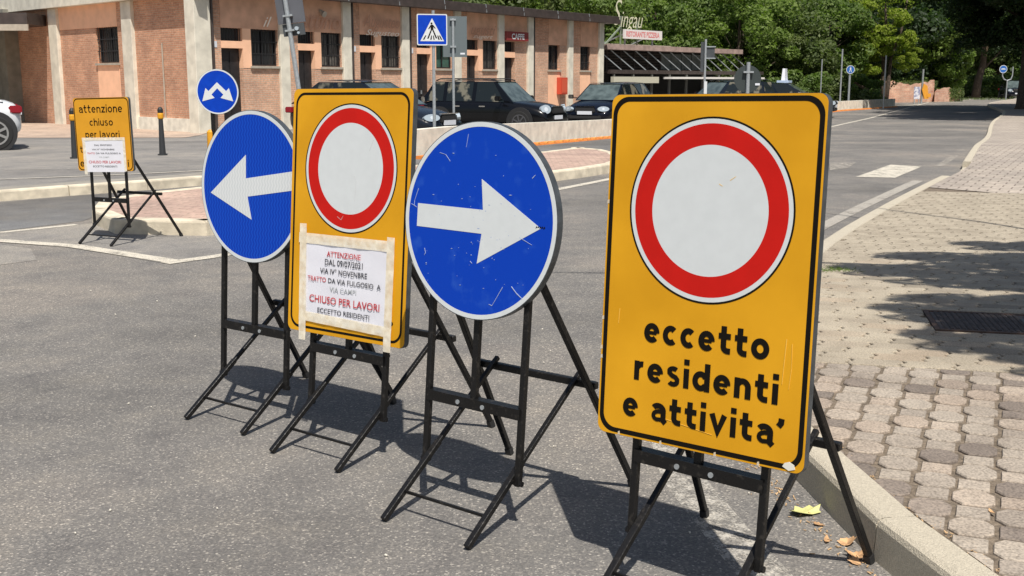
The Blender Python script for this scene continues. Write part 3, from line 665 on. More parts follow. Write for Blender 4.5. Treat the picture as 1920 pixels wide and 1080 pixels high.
# 2: yellow, with the taped notice
r1, P1 = stand('road_sign', -.619, 3.978, -.654, 5.24, 'yellow no entry sign with a white notice taped over its lower half', 'work signs on black folding stands', 1.02)
f1 = panel_fn(P1, .4165, .011)
rect_sign(r1, f1, .6, .9, True, M['yellow'], inset_=.014, lw=.009); no_entry_disc(r1, f1, .006, .615)
m = MB(); nx, ny = 12, 9
for j in range(ny + 1):
    for i in range(nx + 1):
        u = -.21 + .415 * i / nx; v = .345 - .297 * j / ny; m.v.append(f1(u, v - .004 * (i / nx), .0022 + .0012 * math.sin(i * 1.3 + j * .7) + .0007 * math.sin(j * 2.1 - i * .5)))
for j in range(ny):
    for i in range(nx): k = j * (nx + 1) + i; m.f.append((k, k + 1, k + nx + 2, k + nx + 1)); m.m.append(0)
notice = m.build('notice', M['paper'], r1, smooth=True)
W1 = .0052
for s_, x0, x1, y0, y1, mt in (('ATTENZIONE', -.094, .079, .292, .312, 'ink_red'), ('DAL 09/07/2021', -.103, .091, .261, .283, 'ink_black'), ('VIA IV° NOVENBRE', -.127, .114, .229, .249, 'ink_black'),
        ('TRATTO', -.192, -.095, .196, .214, 'ink_red'), ('DA VIA FULGOSIO  A', -.083, .183, .196, .214, 'ink_black'), ('VIA CAMPI', -.074, .063, .166, .183, 'ink_grey'),
        ('CHIUSO PER LAVORI', -.18, .18, .118, .145, 'ink_red'), ('ECCETTO RESIDENTI', -.135, .132, .082, .1, 'ink_black')):
    text('lettering', s_, x0, x1, y0, y1, f1, W1, M[mt], notice, bold=.008)
def tape(parent, fn, a, b, wd, w_=.004, mt='tape'):
    a, b = Vector(a), Vector(b); d = (b - a); n_ = Vector((-d.y, d.x)).normalized() * wd / 2; pts = []
    rnd = random.Random(a.x * 100 + b.y); N = 14
    m = MB(); v_ = []
    for k in range(N + 1):
        p = a + d * k / N; j = rnd.uniform(-.0012, .0012); v_ += [fn(*(p - n_ * (1 + j * 20)), w_ + rnd.uniform(0, .0015)), fn(*(p + n_ * (1 + j * 20)), w_ + rnd.uniform(0, .0015))]
    m.add(v_, [(2 * k, 2 * k + 1, 2 * k + 3, 2 * k + 2) for k in range(N)]); return m.build('tape_strip', M[mt], parent)
tape(notice, f1, (-.222, .405), (-.212, -.03), .036, .0062)
tape(notice, f1, (-.245, .352), (.238, .352), .038)
tape(notice, f1, (.226, .385), (.224, -.02), .036, .0066)
tape(notice, f1, (-.235, .062), (.235, .050), .036)
mm = MB(); mm.prism(circle(.0075, 16, .236, .082), f1, 0, .0012); mm.build('black_dot', M['black_print'], r1)
scratches(r1, f1, [([(.03, .47 + .12), (.04, .57), (.035, .5)], .001), ([(-.05, .44), (-.03, .43), (-.02, .445)], .0013), ([(.1, .68), (.12, .72)], .001)], chip)
# 3: blue disc, arrow to the right
r2, P2 = stand('road_sign', -.137, 3.329, -.673, 5.05, 'scratched round blue sign with white arrow pointing right, between two yellow signs', 'work signs on black folding stands', .98)
f2 = panel_fn(P2, .6242, 0)
disc_sign(r2, f2, M['blue_worn'], arrow_shape, R(-.6), -.002)
scratches(r2, f2, [([(.112, .112), (.075, .052), (.062, .055)], 0.0017), ([(.145, .118), (.165, .1), (.188, .086)], 0.0025), ([(-.052, .56), (-.058, .52)], 0.0011), ([(-.247, .385), (-.262, .345), (-.262, .33)], 0.0017), ([(-.275, .335), (-.262, .33), (-.25, .325)], 0.0014), ([(.165, .265), (.212, .247)], 0.0012), ([(-.165, .5), (-.14, .495), (-.12, .475)], 0.0012), ([(-.21, .2), (-.205, .185), (-.21, .178)], 0.0017), ([(.2, .44), (.21, .45)], 0.0022), ([(-.02, .177), (-.012, .171)], 0.0017)], mat('scuff_pale', (.38, .46, .62), .6))
specks(r2, f2, 60, lambda q: (max(-.2, min(.2, q.gauss(0, .11))), .3 + max(-.2, min(.2, q.gauss(-.03, .11)))), mat('scuff_dots', (.30, .38, .58), .6), 3, .0006, .0016)
m = MB()
for k in range(5): m.prism([(.222 + .007 * k, .296 + .003 * (k % 2)), (.229 + .007 * k, .3), (.226 + .007 * k, .304)], f2, 0, .0012)
m.build('black_mark', M['black_print'], r2)
# 4: large yellow with lettering
r3, P3 = stand('road_sign', .462, 2.735, -.693, 4.31, 'yellow no entry sign lettered eccetto residenti e attivita, nearest to the kerb', 'work signs on black folding stands', 1.02)
f3 = panel_fn(P3, .4115, .016)
rect_sign(r3, f3, .6, .9, True, M['yellow'], inset_=.006, lw=.0125); no_entry_disc(r3, f3, .004, .612)
strokes_text('eccetto', -.165, .192, .262, .0515, f3, M['black_print'], r3)
strokes_text('residenti', -.190, .222, .158, .051, f3, M['black_print'], r3)
strokes_text("e attivita'", -.220, .240, .057, .0505, f3, M['black_print'], r3)
m = MB(); m.prism([(.245, .012), (.262, .004), (.278, .01), (.275, .02), (.262, .026), (.25, .021)], f3, .0004, .0018); m.build('white_chip', mat('bare_primer', (.72, .70, .62), .8), r3)
m = MB()
for (u, v) in ((-.298, .62), (-.299, .23), (-.298, .31), (-.297, .205), (-.1, .004), (.06, .005), (-.23, .006), (.18, .005)): m.prism([(u - .003, v - .005), (u + .004, v - .004), (u + .003, v + .006), (u - .002, v + .004)], f3, 0, .0008)
o_ = m.build('rim_chips', mat('chip_tan', (.6, .5, .35), .8), r3); o_['kind'] = 'stuff'
scratches(r3, f3, [([(-.245, .34), (-.247, .30)], .0012), ([(.235, .32), (.23, .21)], .0016), ([(.25, .31), (.252, .25), (.248, .2)], .001), ([(-.1, .07), (.05, .052)], .0008), ([(.06, .69), (.075, .7)], .0015), ([(.03, .68), (.04, .675)], .0015)], mat('scratch_yellow', (.78, .48, .08), .6))
# 5: smaller yellow far left
r4, P4 = stand('road_sign', -3.351, 9.339, -.427, .18, 'small yellow sign lettered attenzione chiuso per lavori, beside the traffic island', 'work signs on black folding stands', 1.05)
f4 = panel_fn(P4, .6025, .025)
rect_sign(r4, f4, .6, .6, True, M['yellow_old'], inset_=.004, lw=.008)
strokes_text('attenzione', -.24, .228, .478, .047, f4, M['black_print'], r4, .2)
strokes_text('chiuso', -.134, .118, .372, .042, f4, M['black_print'], r4, .2)
strokes_text('per lavori', -.19, .18, .272, .042, f4, M['black_print'], r4, .2)
strokes_text('t', -.262, -.235, .15, .042, f4, M['black_print'], r4, .2)
strokes_text('e', -.272, -.228, .035, .042, f4, M['black_print'], r4, .2)
strokes_text('i', .245, .255, .035, .042, f4, M['black_print'], r4, .2)
m = MB(); m.prism([(-.205, .26), (.225, .262), (.22, -.006), (-.215, -.01)], f4, .002, .003); n4 = m.build('notice', M['paper'], r4)
for s_, x0, x1, y0, y1, mt in (('DAL 09/07/2021', -.10, .09, .205, .219, 'ink_black'), ('VIA IV° NOVENBRE', -.13, .115, .17, .184, 'ink_black'), ('TRATTO', -.185, -.1, .138, .152, 'ink_red'), ('DA VIA FULGOSIO A', -.088, .18, .138, .152, 'ink_black'), ('VIA CAMPI', -.06, .05, .107, .12, 'ink_grey'),
        ('CHIUSO PER LAVORI', -.175, .175, .062, .085, 'ink_red'), ('ECCETTO RESIDENTI', -.13, .13, .03, .045, 'ink_black')):
    text('lettering', s_, x0, x1, y0, y1, f4, .0036, M[mt], n4, bold=.015)
tape(n4, f4, (-.212, .27), (-.212, -.03), .03, .004); tape(n4, f4, (-.23, .262), (.235, .264), .025, .0045); tape(n4, f4, (.222, .27), (.22, 0), .025, .004)

# ------------------------------------------------------------------ leaves in the gutter
def leaf(px, size, mt, label, seed, curl=.3, z=None, shape=0):
    p = G(px[0], px[1], z if z is not None else 0); rnd = random.Random(seed)
    if shape == 0: out = [(0, -.5), (.14, -.40), (.42, -.42), (.46, -.2), (.66, .02), (.44, .14), (.42, .38), (.18, .40), (.02, .68), (-.16, .42), (-.38, .36), (-.42, .14), (-.62, .06), (-.46, -.2), (-.44, -.4), (-.12, -.42)]
    else: out = [(0, -.6), (.15, -.35), (.2, 0), (.13, .35), (0, .65), (-.12, .35), (-.17, 0), (-.12, -.35)]
    rz = rnd.uniform(0, 6.28); lo = 9; pts = []
    for x, y in [(0, 0)] + out:
        zz = curl * (x * x * .9 + y * y * .5) * (1 + .4 * math.sin(3 * x + seed)) + .05 * rnd.random(); zz += (.05 if seed == 4 else .10) * math.sin(3 * x + 2.5 * y + seed); lo = min(lo, zz); pts.append([x, y, zz]); lo = min(lo, zz)
    m = MB(); n = len(out); m.add([(x * size, y * size, (zz - lo) * size + .0015) for x, y, zz in pts], [(0, k + 1, (k + 1) % n + 1) for k in range(n)])
    o = m.build('fallen_leaf', mt, None); o.location = p; o.rotation_euler.z = rz if shape or seed != 4 else .5; o.scale = (1.1, .72, .8) if seed == 4 else (1, 1, 1); tag(o, label, 'leaf', 'leaves in the gutter'); return o
leaf((1508, 963), .095, M['leaf_yellow'], 'large yellow-green leaf lying on the road below the kerb', 4, .5)
leaf((1550, 1014), .05, M['leaf_dry'], 'narrow curled brown leaf on the asphalt below the yellow-green leaf', 2, .9, shape=1)
leaf((1588, 1020), .045, M['leaf_dry'], 'upright orange-brown leaf against the foot of the kerb', 9, 1.2)
leaf((1605, 1045), .05, M['leaf_dry'], 'brown leaf touching the rear foot of the lettered yellow sign', 11, .8)
leaf((1603, 1056), .034, M['leaf_dry'], 'smallest tan leaf, in front of the rear foot of the lettered yellow sign', 13, .6)
leaf((1535, 985), .03, M['leaf_dry'], 'small brown leaf just right of the yellow-green leaf', 15, .6)
leaf((1860, 961), .030, M['leaf_dry'], 'orange-brown leaf lying on the dark octagonal pavers', 17, .5, z=HP, shape=1)
# crumbs of litter in the gutter and in the joints
m = MB(); rnd = random.Random(5)
gut = [p for p in offset_line(KERB, -.03) if 1.5 < p[1] < 5.5]
for _ in range(320):
    k = rnd.randrange(len(gut) - 1); t = rnd.random(); x = gut[k][0] * (1 - t) + gut[k + 1][0] * t - abs(rnd.gauss(0, .045)); y = gut[k][1] * (1 - t) + gut[k + 1][1] * t
    s = rnd.uniform(.002, .008); a = rnd.uniform(0, 3.14)
    m.bar((x, y, .003), (x + s * math.cos(a) * 2, y + s * math.sin(a) * 2, .003 + rnd.random() * .004), s * .6, .0015)
for _ in range(200):
    k = rnd.randrange(8, 30); q = KIN[k]; x = q[0] + abs(rnd.gauss(0, .02)); y = q[1] + rnd.uniform(-.1, .1); s = rnd.uniform(.002, .006); a = rnd.uniform(0, 3.14)
    m.bar((x, y, HP - .003), (x + s * math.cos(a) * 2, y + s * math.sin(a) * 2, HP - .001), s * .6, .0015)
tag(m.build('leaf_litter', M['tan_bits']), 'dry crumbs of leaf litter along the kerb', 'litter', kind='stuff')
# pale bits of paper and grit on the road
m = MB()
for _ in range(26):
    px, py = rnd.uniform(60, 1750), rnd.uniform(300, 1060); q = G(px, py); 
    if q.y < 2 or (q.x > 1.0 + max(0, (q.y - 5) * .42)): continue
    s_ = rnd.uniform(.002, .005) * (1 + q.y * .22); a = rnd.uniform(0, 3.1); m.bar((q.x, q.y, .004), (q.x + s_ * math.cos(a), q.y + s_ * math.sin(a), .006), s_ * .7, .003)
tag(m.build('road_litter', mat('paper_bits', (.6, .56, .48), .9)), 'small pale bits of paper and grit on the road', 'litter', kind='stuff')
# weeds by the kerb at (1565,507)
m = MB(); c0 = G(1566, 507, HP)
for _ in range(160):
    x = c0.x + rnd.gauss(0, .07); y = c0.y + rnd.gauss(0, .05); a = rnd.uniform(0, 6.28); l_ = rnd.uniform(.02, .045)
    m.add([(x, y, HP), (x + .006, y, HP), (x + math.cos(a) * l_, y + math.sin(a) * l_, HP + l_ * .6)], [(0, 1, 2)])
M['leafA'] = leaf_mat('leaf_green', (.085, .135, .035), (.15, .21, .055))
tag(m.build('weeds', M['leafA']), 'small tuft of green weeds on the cream paving', 'weeds', kind='stuff')

# ------------------------------------------------------------------ the brick building
CX, CY = -9.06, 33.44
bld = empty('brick_building', (CX, CY, -.2), 0, 'long low brick building with pale concrete pillars, peach plaster panels and barred windows', 'building')
RZR = math.atan2(.8208, .5712); RZL = math.atan2(-.7038, .7104)
def fpart(mb, name, m, rz, parent=None, z=0, **k):
    o = mb.build(name, m, None, **k)
    if parent is None: o.parent = bld; o.location = (0, 0, .2); o.rotation_euler.z = rz
    else: o.parent = parent
    return o
class FB(MB): pass
def wbox(name, m, x0, x1, z0, z1, rz, y0=0, y1=.3, parent=None, **k):
    b = MB(); b.box(x0, x1, y0, y1, z0, z1); return fpart(b, name, m, rz, parent, **k)
GB, SOF = -.25, 3.9
def bars(x0, x1, z0, z1, y, n, rz, parent, cross=(.33, .66)):
    b = MB()
    for k in range(n): x = x0 + (x1 - x0) * (k + .5) / n; b.box(x - .009, x + .009, y - .009, y + .009, z0, z1)
    for c in cross: z = z0 + (z1 - z0) * c; b.box(x0, x1, y - .02, y - .01, z - .012, z + .012)
    return fpart(b, 'grille', M['grille'], rz, parent)
def window(x0, x1, z0, z1, rz, m, nb=7, grille=True, sill=True):
    o = wbox('window', m, x0, x1, z0, z1, rz, .17, .2)
    b = MB(); b.box(x0, x0 + .05, .12, .17, z0, z1); b.box(x1 - .05, x1, .12, .17, z0, z1); b.box(x0 + .05, x1 - .05, .12, .17, z1 - .05, z1); b.box(x0 + .05, x1 - .05, .12, .17, z0, z0 + .05); b.box((x0 + x1) / 2 - .02, (x0 + x1) / 2 + .02, .125, .165, z0 + .05, z1 - .05)
    fpart(b, 'window_frame', M['dark_door'], rz, o)
    if grille: bars(x0, x1, z0, z1, .04, nb, rz, o)
    if sill: wbox('sill', M['sill'], x0 - .06, x1 + .06, z0 - .075, z0 - .005, rz, -.07, .12, o)
    return o
def door(x0, x1, z1, rz, m='dark_door'):
    o = wbox('door', M[m], x0, x1, GB, z1, rz, .17, .21)
    b = MB(); w2 = (x1 - x0)
    for a, c in ((.06, .46), (.54, .94)):
        for z0, zz in ((.05, .85), (.95, z1 - .1)): b.box(x0 + w2 * a, x0 + w2 * c, .15, .17, z0, zz)
    fpart(b, 'door_panel', M[m], rz, o)
    b = MB(); b.box(x0 + w2 * .47, x0 + w2 * .5, .10, .15, .85, .98); fpart(b, 'handle', M['galv'], rz, o)
    return o
PR = [0, 3.24, 6.10, 9.12, 12.17, 15.0, 17.1, 20.22, 22.86]
for k, p in enumerate(PR):
    hw = .2 if k else .30
    wbox('pillar', M['pillar'], p - hw, p + hw, GB, SOF, RZR, -.10, .32, bevel=.01, seg=1)
    if k in (0, 2, 3, 6):
        b = MB(); b.tube([(p + hw + .09, -.05, GB), (p + hw + .09, -.05, SOF)], .045, 8); fpart(b, 'downpipe', M['brown_metal'], RZR)
wm = ['window_dark', 'shutter', 'shutter', 'green_glass', 'shutter']
for k in range(5):
    a = PR[k] + (.3 if k == 0 else .2); e = PR[k + 1] - .2; u = PR[k]; s = (PR[k + 1] - PR[k]) / 3.05
    d0, d1, w0, w1 = u + .70 * s, u + 1.48 * s, u + 1.80 * s, e - .02
    wbox('brick_wall', M['brick_b'], a, d0, GB, 2.88, RZR)
    wbox('brick_wall', M['brick'], a, d0, 2.88, SOF, RZR)
    door(d0, d1, 2.29, RZR)
    wbox('plaster_lintel', M['peach'], d0, d1, 2.29, 2.50, RZR, -.012)
    t_ = wbox('transom_window', M['window_dark'], d0, d1, 2.50, 2.88, RZR, .17, .2); bars(d0, d1, 2.5, 2.88, .05, 7, RZR, t_, ())
    wbox('plaster_strip', M['peach'], d1, w0, 1.71, 2.88, RZR, -.012)
    wbox('brick_wall', M['brick_b'], d1, e, GB, 1.71, RZR)
    window(w0, w1, 1.78, 2.88, RZR, M[wm[k]], 8, grille=(k in (0, 1, 2, 4)))
    wbox('brick_wall', M['brick_b'], w0, w1, 1.71, 1.78, RZR, 0, .3)
    wbox('brick_wall', M['brick_b'], w1, e, 1.71, 2.88, RZR)
    wbox('plaster_panel', M['salmon'], d0, e, 2.88, SOF, RZR, -.012)
    if k in (0, 1, 2, 3, 4):
        pb = wbox('number_tile', M['plate'], a + .12, a + .28, 2.30, 2.48, RZR, -.015, 0)
    if k in (1, 3):
        b = MB(); b.tube([(d0 + 1.0, 0, 3.55), (d0 + 1.0, -.12, 3.55)], .05, 8); b.tube([(d0 + 1.0, -.10, 3.50), (d0 + 1.0, -.24, 3.44)], [.07, .10], 12); fpart(b, 'wall_lamp', M['sill'], RZR)
# bay with the red shop sign
a, e = 15.2, 16.9
door(a + .1, a + .85, 2.25, RZR); wbox('brick_wall', M['brick_b'], a, a + .1, GB, 2.88, RZR)
wbox('plaster_lintel', M['peach'], a + .1, a + .85, 2.25, 2.48, RZR, -.012); t_ = wbox('transom_window', M['window_dark'], a + .1, a + .85, 2.48, 2.88, RZR, .17, .2); bars(a + .1, a + .85, 2.48, 2.88, .05, 6, RZR, t_, ())
wbox('brick_wall', M['brick_b'], a + .85, e, GB, 2.88, RZR); wbox('plaster_panel', M['salmon'], a, e, 2.88, SOF, RZR, -.012)
rs_ = empty('shop_sign', (0, 0, 0), 0, 'dark red shop sign with pale lettering above a door of the brick building', 'shop sign'); rs_.location = (CX, CY, 0); rs_.rotation_euler.z = RZR
b = MB(); b.box(a + .0, a + 1.55, -.20, -.015, 2.92, 3.27); b.build('board', mat('sign_maroon', (.22, .03, .03), .5), rs_)
text('lettering', 'CAFFE', a + .35, a + 1.25, 2.97, 3.2, lambda u, v, w_: (u, -.20 - w_, v), .004, M['white'], rs_, bold=.03)
# two bays with tall windows at the far end
for (a, e, x0, x1) in ((17.3, 20.02, 18.55, 19.45), (20.42, 22.66, 21.15, 22.0)):
    wbox('brick_wall', M['brick_b'], a, x0, GB, 2.83, RZR); wbox('brick_wall', M['brick'], a, x0, 2.83, SOF, RZR)
    window(x0, x1, 1.79, 2.83, RZR, M['window_dark'], 6, grille=(a > 18))
    wbox('plaster_panel', M['peach'], x0, x1, GB, 1.79, RZR, -.012)
    wbox('brick_wall', M['brick_b'], x1, e, GB, 2.83, RZR); wbox('plaster_panel', M['salmon'], x0, e, 2.83, SOF, RZR, -.012)
fb = empty('fire_hose_box', (CX, CY, 0), RZR, 'red fire hose cabinet on the peach wall beside a concrete pillar', 'hose cabinet')
b = MB(); b.box(19.2, 19.72, -.25, -.02, .75, 1.47); b.build('cabinet', mat('fire_red', (.55, .07, .035), .5), fb, bevel=.01)
b = MB(); b.box(19.26, 19.66, -.262, -.25, .82, 1.40); b.build('door', mat('fire_red_door', (.6, .10, .05), .45), fb)
# end wall and back
b = MB(); b.box(22.86, 23.06, .32, 9, GB, SOF); fpart(b, 'end_wall', M['brick_b'], RZR)
# roof over the right facade
b = MB(); b.prism([(.02, -.42), (23.7, -.42), (23.7, 9.5), (1.9, 9.5)], lambda u, v, w_: (u, v, w_), SOF, SOF + .12); fpart(b, 'soffit', M['brown_metal'], RZR)
b = MB(); b.box(.02, 23.72, -.56, -.421, SOF - .02, SOF + .17); b.box(.02, 23.72, -.50, -.42, SOF + .171, SOF + .30); fpart(b, 'gutter', M['brown_metal'], RZR)
b = MB(); b.add([(.02, -.46, SOF + .31), (23.75, -.46, SOF + .31), (23.75, 9.5, SOF + 1.3), (1.9, 9.5, SOF + 1.3), (.02, -.46, SOF + .121), (23.75, -.46, SOF + .121), (23.75, 9.5, SOF + .121), (1.9, 9.5, SOF + .121)], [(0, 1, 2, 3), (4, 7, 6, 5), (0, 4, 5, 1), (1, 5, 6, 2), (2, 6, 7, 3), (3, 7, 4, 0)]); fpart(b, 'roof', M['roof_tile'], RZR)
b = MB()
for s in np.arange(.6, 23.5, 2.55): b.bar((s, -.57, SOF - .01), (s, -.52, SOF + .31), .02)
fpart(b, 'gutter_bracket', M['galv'], RZR)
# script lettering of the shop, white tubes off the plaster, dark copies painted as their shadows
lt = empty('script_lettering', (CX, CY, 0), RZR, 'white script shop lettering and its painted shadow across the plaster panels under the eaves', 'shop lettering')
ffn = lambda u, v, w_: (u, -.10 - w_, v)
lm = mat('letter_cream', (.85, .76, .64), .6); lm2 = mat('letter_shadow', (.48, .26, .17), .7)
for s_, x0, x1, z0, z1, mt in (('il', 2.35, 2.72, 2.96, 3.27, lm), ('attino', 3.95, 5.8, 2.98, 3.5, lm2), ('Augusteo', 6.9, 8.8, 3.0, 3.55, lm2), ('Sugusteo', 7.0, 8.75, 2.80, 3.05, lm), ('Augusti', 9.9, 11.8, 2.95, 3.5, lm2), ('ugusti', 12.95, 14.6, 2.95, 3.45, lm2), ('sugert', 13.1, 14.4, 2.9, 3.06, lm)):
    text('lettering', s_, x0, x1, z0, z1, ffn, 0, mt, lt, bold=.0, shear=.45)
# left facade (local x runs towards the corner, so positions are negative)
for p, hw in ((-9.75, .33), (-4.31, .33)): wbox('pillar', M['pillar'], p - hw, p + hw, GB, 3.79, RZL, -.12, .32, bevel=.01, seg=1)
b = MB(); b.box(-16, .42, -.30, -.02, 3.8, 4.75); fpart(b, 'concrete_beam', M['pillar'], RZL)
wbox('pillar', M['pillar'], -.42, -.02, GB, 3.79, RZL, -.12, .32, bevel=.01, seg=1)
wbox('brick_wall', M['brick'], -3.98, -.42, .2, 3.95, RZL)
wbox('plinth', M['concrete'], -3.98, -.42, GB, .2, RZL, -.06, .3)
x0, x1 = -6.68, -5.14
wbox('brick_wall', M['brick'], -9.42, x0, GB, 3.05, RZL); wbox('brick_wall', M['brick'], x1, -4.64, GB, 3.95, RZL)
wbox('plaster_band', M['peach'], -9.42, x1, 3.05, 3.95, RZL, -.012)
window(x0, x1, 1.9, 3.05, RZL, M['window_dark'], 10); wbox('plaster_panel', M['peach'], x0, x1, GB, 1.9, RZL, -.012)
b = MB(); b.tube([(-2.25, -.03, GB), (-2.25, -.03, 2.45)], .022, 8); b.tube([(-.52, -.03, GB), (-.52, -.03, 2.5)], .022, 8); fpart(b, 'white_conduit', M['sill'], RZL)
wbox('brick_wall', M['brick'], -13.0, -10.08, GB, 3.95, RZL)
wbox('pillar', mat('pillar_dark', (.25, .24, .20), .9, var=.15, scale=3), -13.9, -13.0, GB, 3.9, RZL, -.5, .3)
wbox('brick_wall', M['brick'], -17, -13.9, 1.75, 3.95, RZL, .6, .9); wbox('brick_wall', M['brick'], -17, -13.9, GB, .6, RZL, .6, .9)
t_ = wbox('window', M['window_dark'], -17, -13.9, .6, 1.75, RZL, .85, .9); bars(-17, -13.9, .6, 1.75, .6, 16, RZL, t_, (.1,))
b = MB(); b.box(-16, .2, .32, 12, GB, 3.9); o_ = fpart(b, 'inner_block', M['brick'], RZL); 
bpy.data.objects.remove(o_)
b = MB(); b.box(-15.9, -.6, .3, 4, 4.0, 4.3); fpart(b, 'flat_roof', M['roof_tile'], RZL)
# canopy at the far left
cn = empty('canopy', (0, 0, 0), 0, 'brown edged flat canopy over the yard at the left end of the brick building', 'canopy')
b = MB(); b.box(-30, -16.5, 39.2, 44.5, 3.22, 3.60); b.build('canopy_roof', M['brown_metal'], cn)
b = MB(); b.box(-30, -16.45, 39.1, 39.19, 3.0, 3.21); b.build('fascia_strip', M['sill'], cn)
for x in (-29.5, -23.5): 
    b = MB(); b.box(x - .12, x + .12, 39.9, 40.1, -.3, 3.21); b.build('post', M['pillar'], cn)

# ------------------------------------------------------------------ the bar with the pergola roof
BX, BY, BZ = spot(1122, 54.5), 54.5, 0
BR = math.atan2(.76, .65); bar = empty('bar_building', (BX, BY, 0), BR, 'low dark bar with slatted upper wall, diagonal braces and white awning beside the trees', 'building')
def bb(name, m, x0, x1, y0, y1, z0, z1, parent=None, **k):
    b = MB(); b.box(x0, x1, y0, y1, z0, z1); return b.build(name, m, parent or bar, **k)
pinkroof = mat('roof_edge_pink', (.33, .24, .21), .9, var=.2, scale=3)
bb('roof', pinkroof, -.5, 12.3, -.8, 7, 2.78, 3.02); bb('roof_upstand', M['sill'], 1.5, 7, .5, 5, 3.02, 3.12)
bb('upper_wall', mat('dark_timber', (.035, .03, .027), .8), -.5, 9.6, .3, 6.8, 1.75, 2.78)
pb = mat('pale_blind', (.20, .23, .225), .6, var=.15, scale=2)
for k in range(4): bb('shutter_panel', pb, 5.6 + k * 1.0, 6.52 + k * 1.0, .18, .27, 1.9, 2.7)
sm = mat('slat_timber', (.085, .07, .06), .8, var=.3, scale=3)
for z in np.arange(1.84, 2.75, .13): bb('slat', sm, -.5, 5.5, .2, .28, z, z + .07)
for k in range(6): bb('mullion', sm, -.4 + 1.18 * k, -.32 + 1.18 * k, .14, .195, 1.78, 2.77)
for k in range(13):
    b = MB(); x = -.6 + k * 1.04; b.bar((x, -.35, 2.76), (x + 1.15, -.9, 1.84), .045); b.build('brace', M['galv'], bar)
bb('fascia_beam', M['brown_metal'], -.6, 14.2, -1.1, -.9, 1.66, 1.84)
bb('awning', mat('awning_cream', (.50, .48, .38), .8), -.6, 3.2, -1.3, -1.12, 1.22, 1.52)
bb('awning', mat('awning_white', (.75, .72, .68), .7), 4.1, 13.6, -1.5, -.95, 1.42, 1.52)
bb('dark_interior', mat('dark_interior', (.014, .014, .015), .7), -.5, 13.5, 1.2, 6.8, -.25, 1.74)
bb('pergola_deck', M['brown_metal'], -.6, 14.2, -.9, .29, 1.70, 1.76)
for k in range(9): bb('post', mat('post_grey', (.12, .12, .11), .6) if k == 0 else bpy.data.materials['post_grey'], -.3 + k * 1.6, -.2 + k * 1.6, -1.08, -.98, -.25, 1.65)
bb('door_panel', mat('door_grey', (.08, .075, .07), .6), .4, 1.8, 1.05, 1.18, -.25, 1.6); bb('door_panel', bpy.data.materials['door_grey'], 2.6, 3.6, 1.05, 1.18, -.25, 1.6)
# roof signs
rsn = empty('roof_sign', (BX, BY, 0), BR, 'white board with faded red lettering standing on the bar roof', 'roof sign')
b = MB(); b.box(1.55, 4.85, -.35, -.25, 3.34, 3.78); b.build('board', mat('board_white', (.72, .68, .66), .7), rsn)
text('lettering', 'RISTORANTE PIZZERIA', 1.7, 4.6, 3.43, 3.70, lambda u, v, w_: (u, -.35 - w_, v), .004, mat('faded_red', (.65, .20, .20), .7), rsn, bold=.03)
for x in (1.8, 4.2):
    b = MB(); b.bar((x, -.2, 3.0), (x, -.2, 3.75), .06); b.bar((x - .1, 1.4, 3.0), (x, -.2, 3.6), .05); b.build('support', M['galv'], rsn)
scr = empty('script_sign', (BX, BY, 0), BR, 'cream script lettering on a frame above the white roof board', 'script sign')
sc = mat('script_cream', (.62, .60, .44), .6)
text('lettering', 'S', .75, 1.45, 3.95, 5.15, lambda u, v, w_: (u, -.25 - w_, v), 0, sc, scr, bold=-.012, shear=.3)
text('lettering', 'ingau', 1.35, 3.25, 3.62, 4.6, lambda u, v, w_: (u, -.25 - w_, v), 0, sc, scr, bold=-.005, shear=.35)
for nm, s_ in (('S', 0),):
    b = MB(); b.bar((.2, -.15, 3.0), (1.5, -.15, 3.9), .07); b.bar((1.5, -.15, 3.0), (1.5, -.15, 4.4), .06); b.bar((2.9, -.15, 3.0), (2.9, -.15, 4.2), .05); b.bar((1.0, -.15, 4.25), (3.2, -.15, 4.05), .03); b.build('frame', mat('frame_green', (.20, .24, .18), .6), scr)

# ------------------------------------------------------------------ low wall, orange lane kerb
WALL = [(-2.0, 19.6), (-.9, 22.4), (.49, 25.9), (2.85, 31.6), (8.5, 43), (16.56, 58.8), (23.2, 68.9)]
wl = empty('low_wall', (0, 0, 0), 0, 'low pale rendered concrete wall between the road and the car park', 'wall')
ws = resample(WALL, 2.4)
for a, b_ in zip(ws[:-1], ws[1:]):
    a, b_ = Vector(a), Vector(b_); d = (b_ - a).normalized(); n_ = Vector((-d.y, d.x)); q = b_ - d * .008; hh = .47
    mb = MB(); P4_ = [a, q, q + n_ * .18, a + n_ * .18]
    mb.add([(p.x, p.y, gz(p.y) - .3) for p in P4_] + [(p.x, p.y, gz(p.y) + hh) for p in P4_], [(3, 2, 1, 0), (4, 5, 6, 7), (0, 1, 5, 4), (1, 2, 6, 5), (2, 3, 7, 6), (3, 0, 4, 7)])
    mb.build('wall_panel', M['concrete'], wl)
ok_ = empty('lane_divider', (0, 0, 0), 0, 'orange rubber lane divider strip laid in front of the low pale wall', 'lane divider')
OL = resample(offset_line(WALL, .42), 1.0)
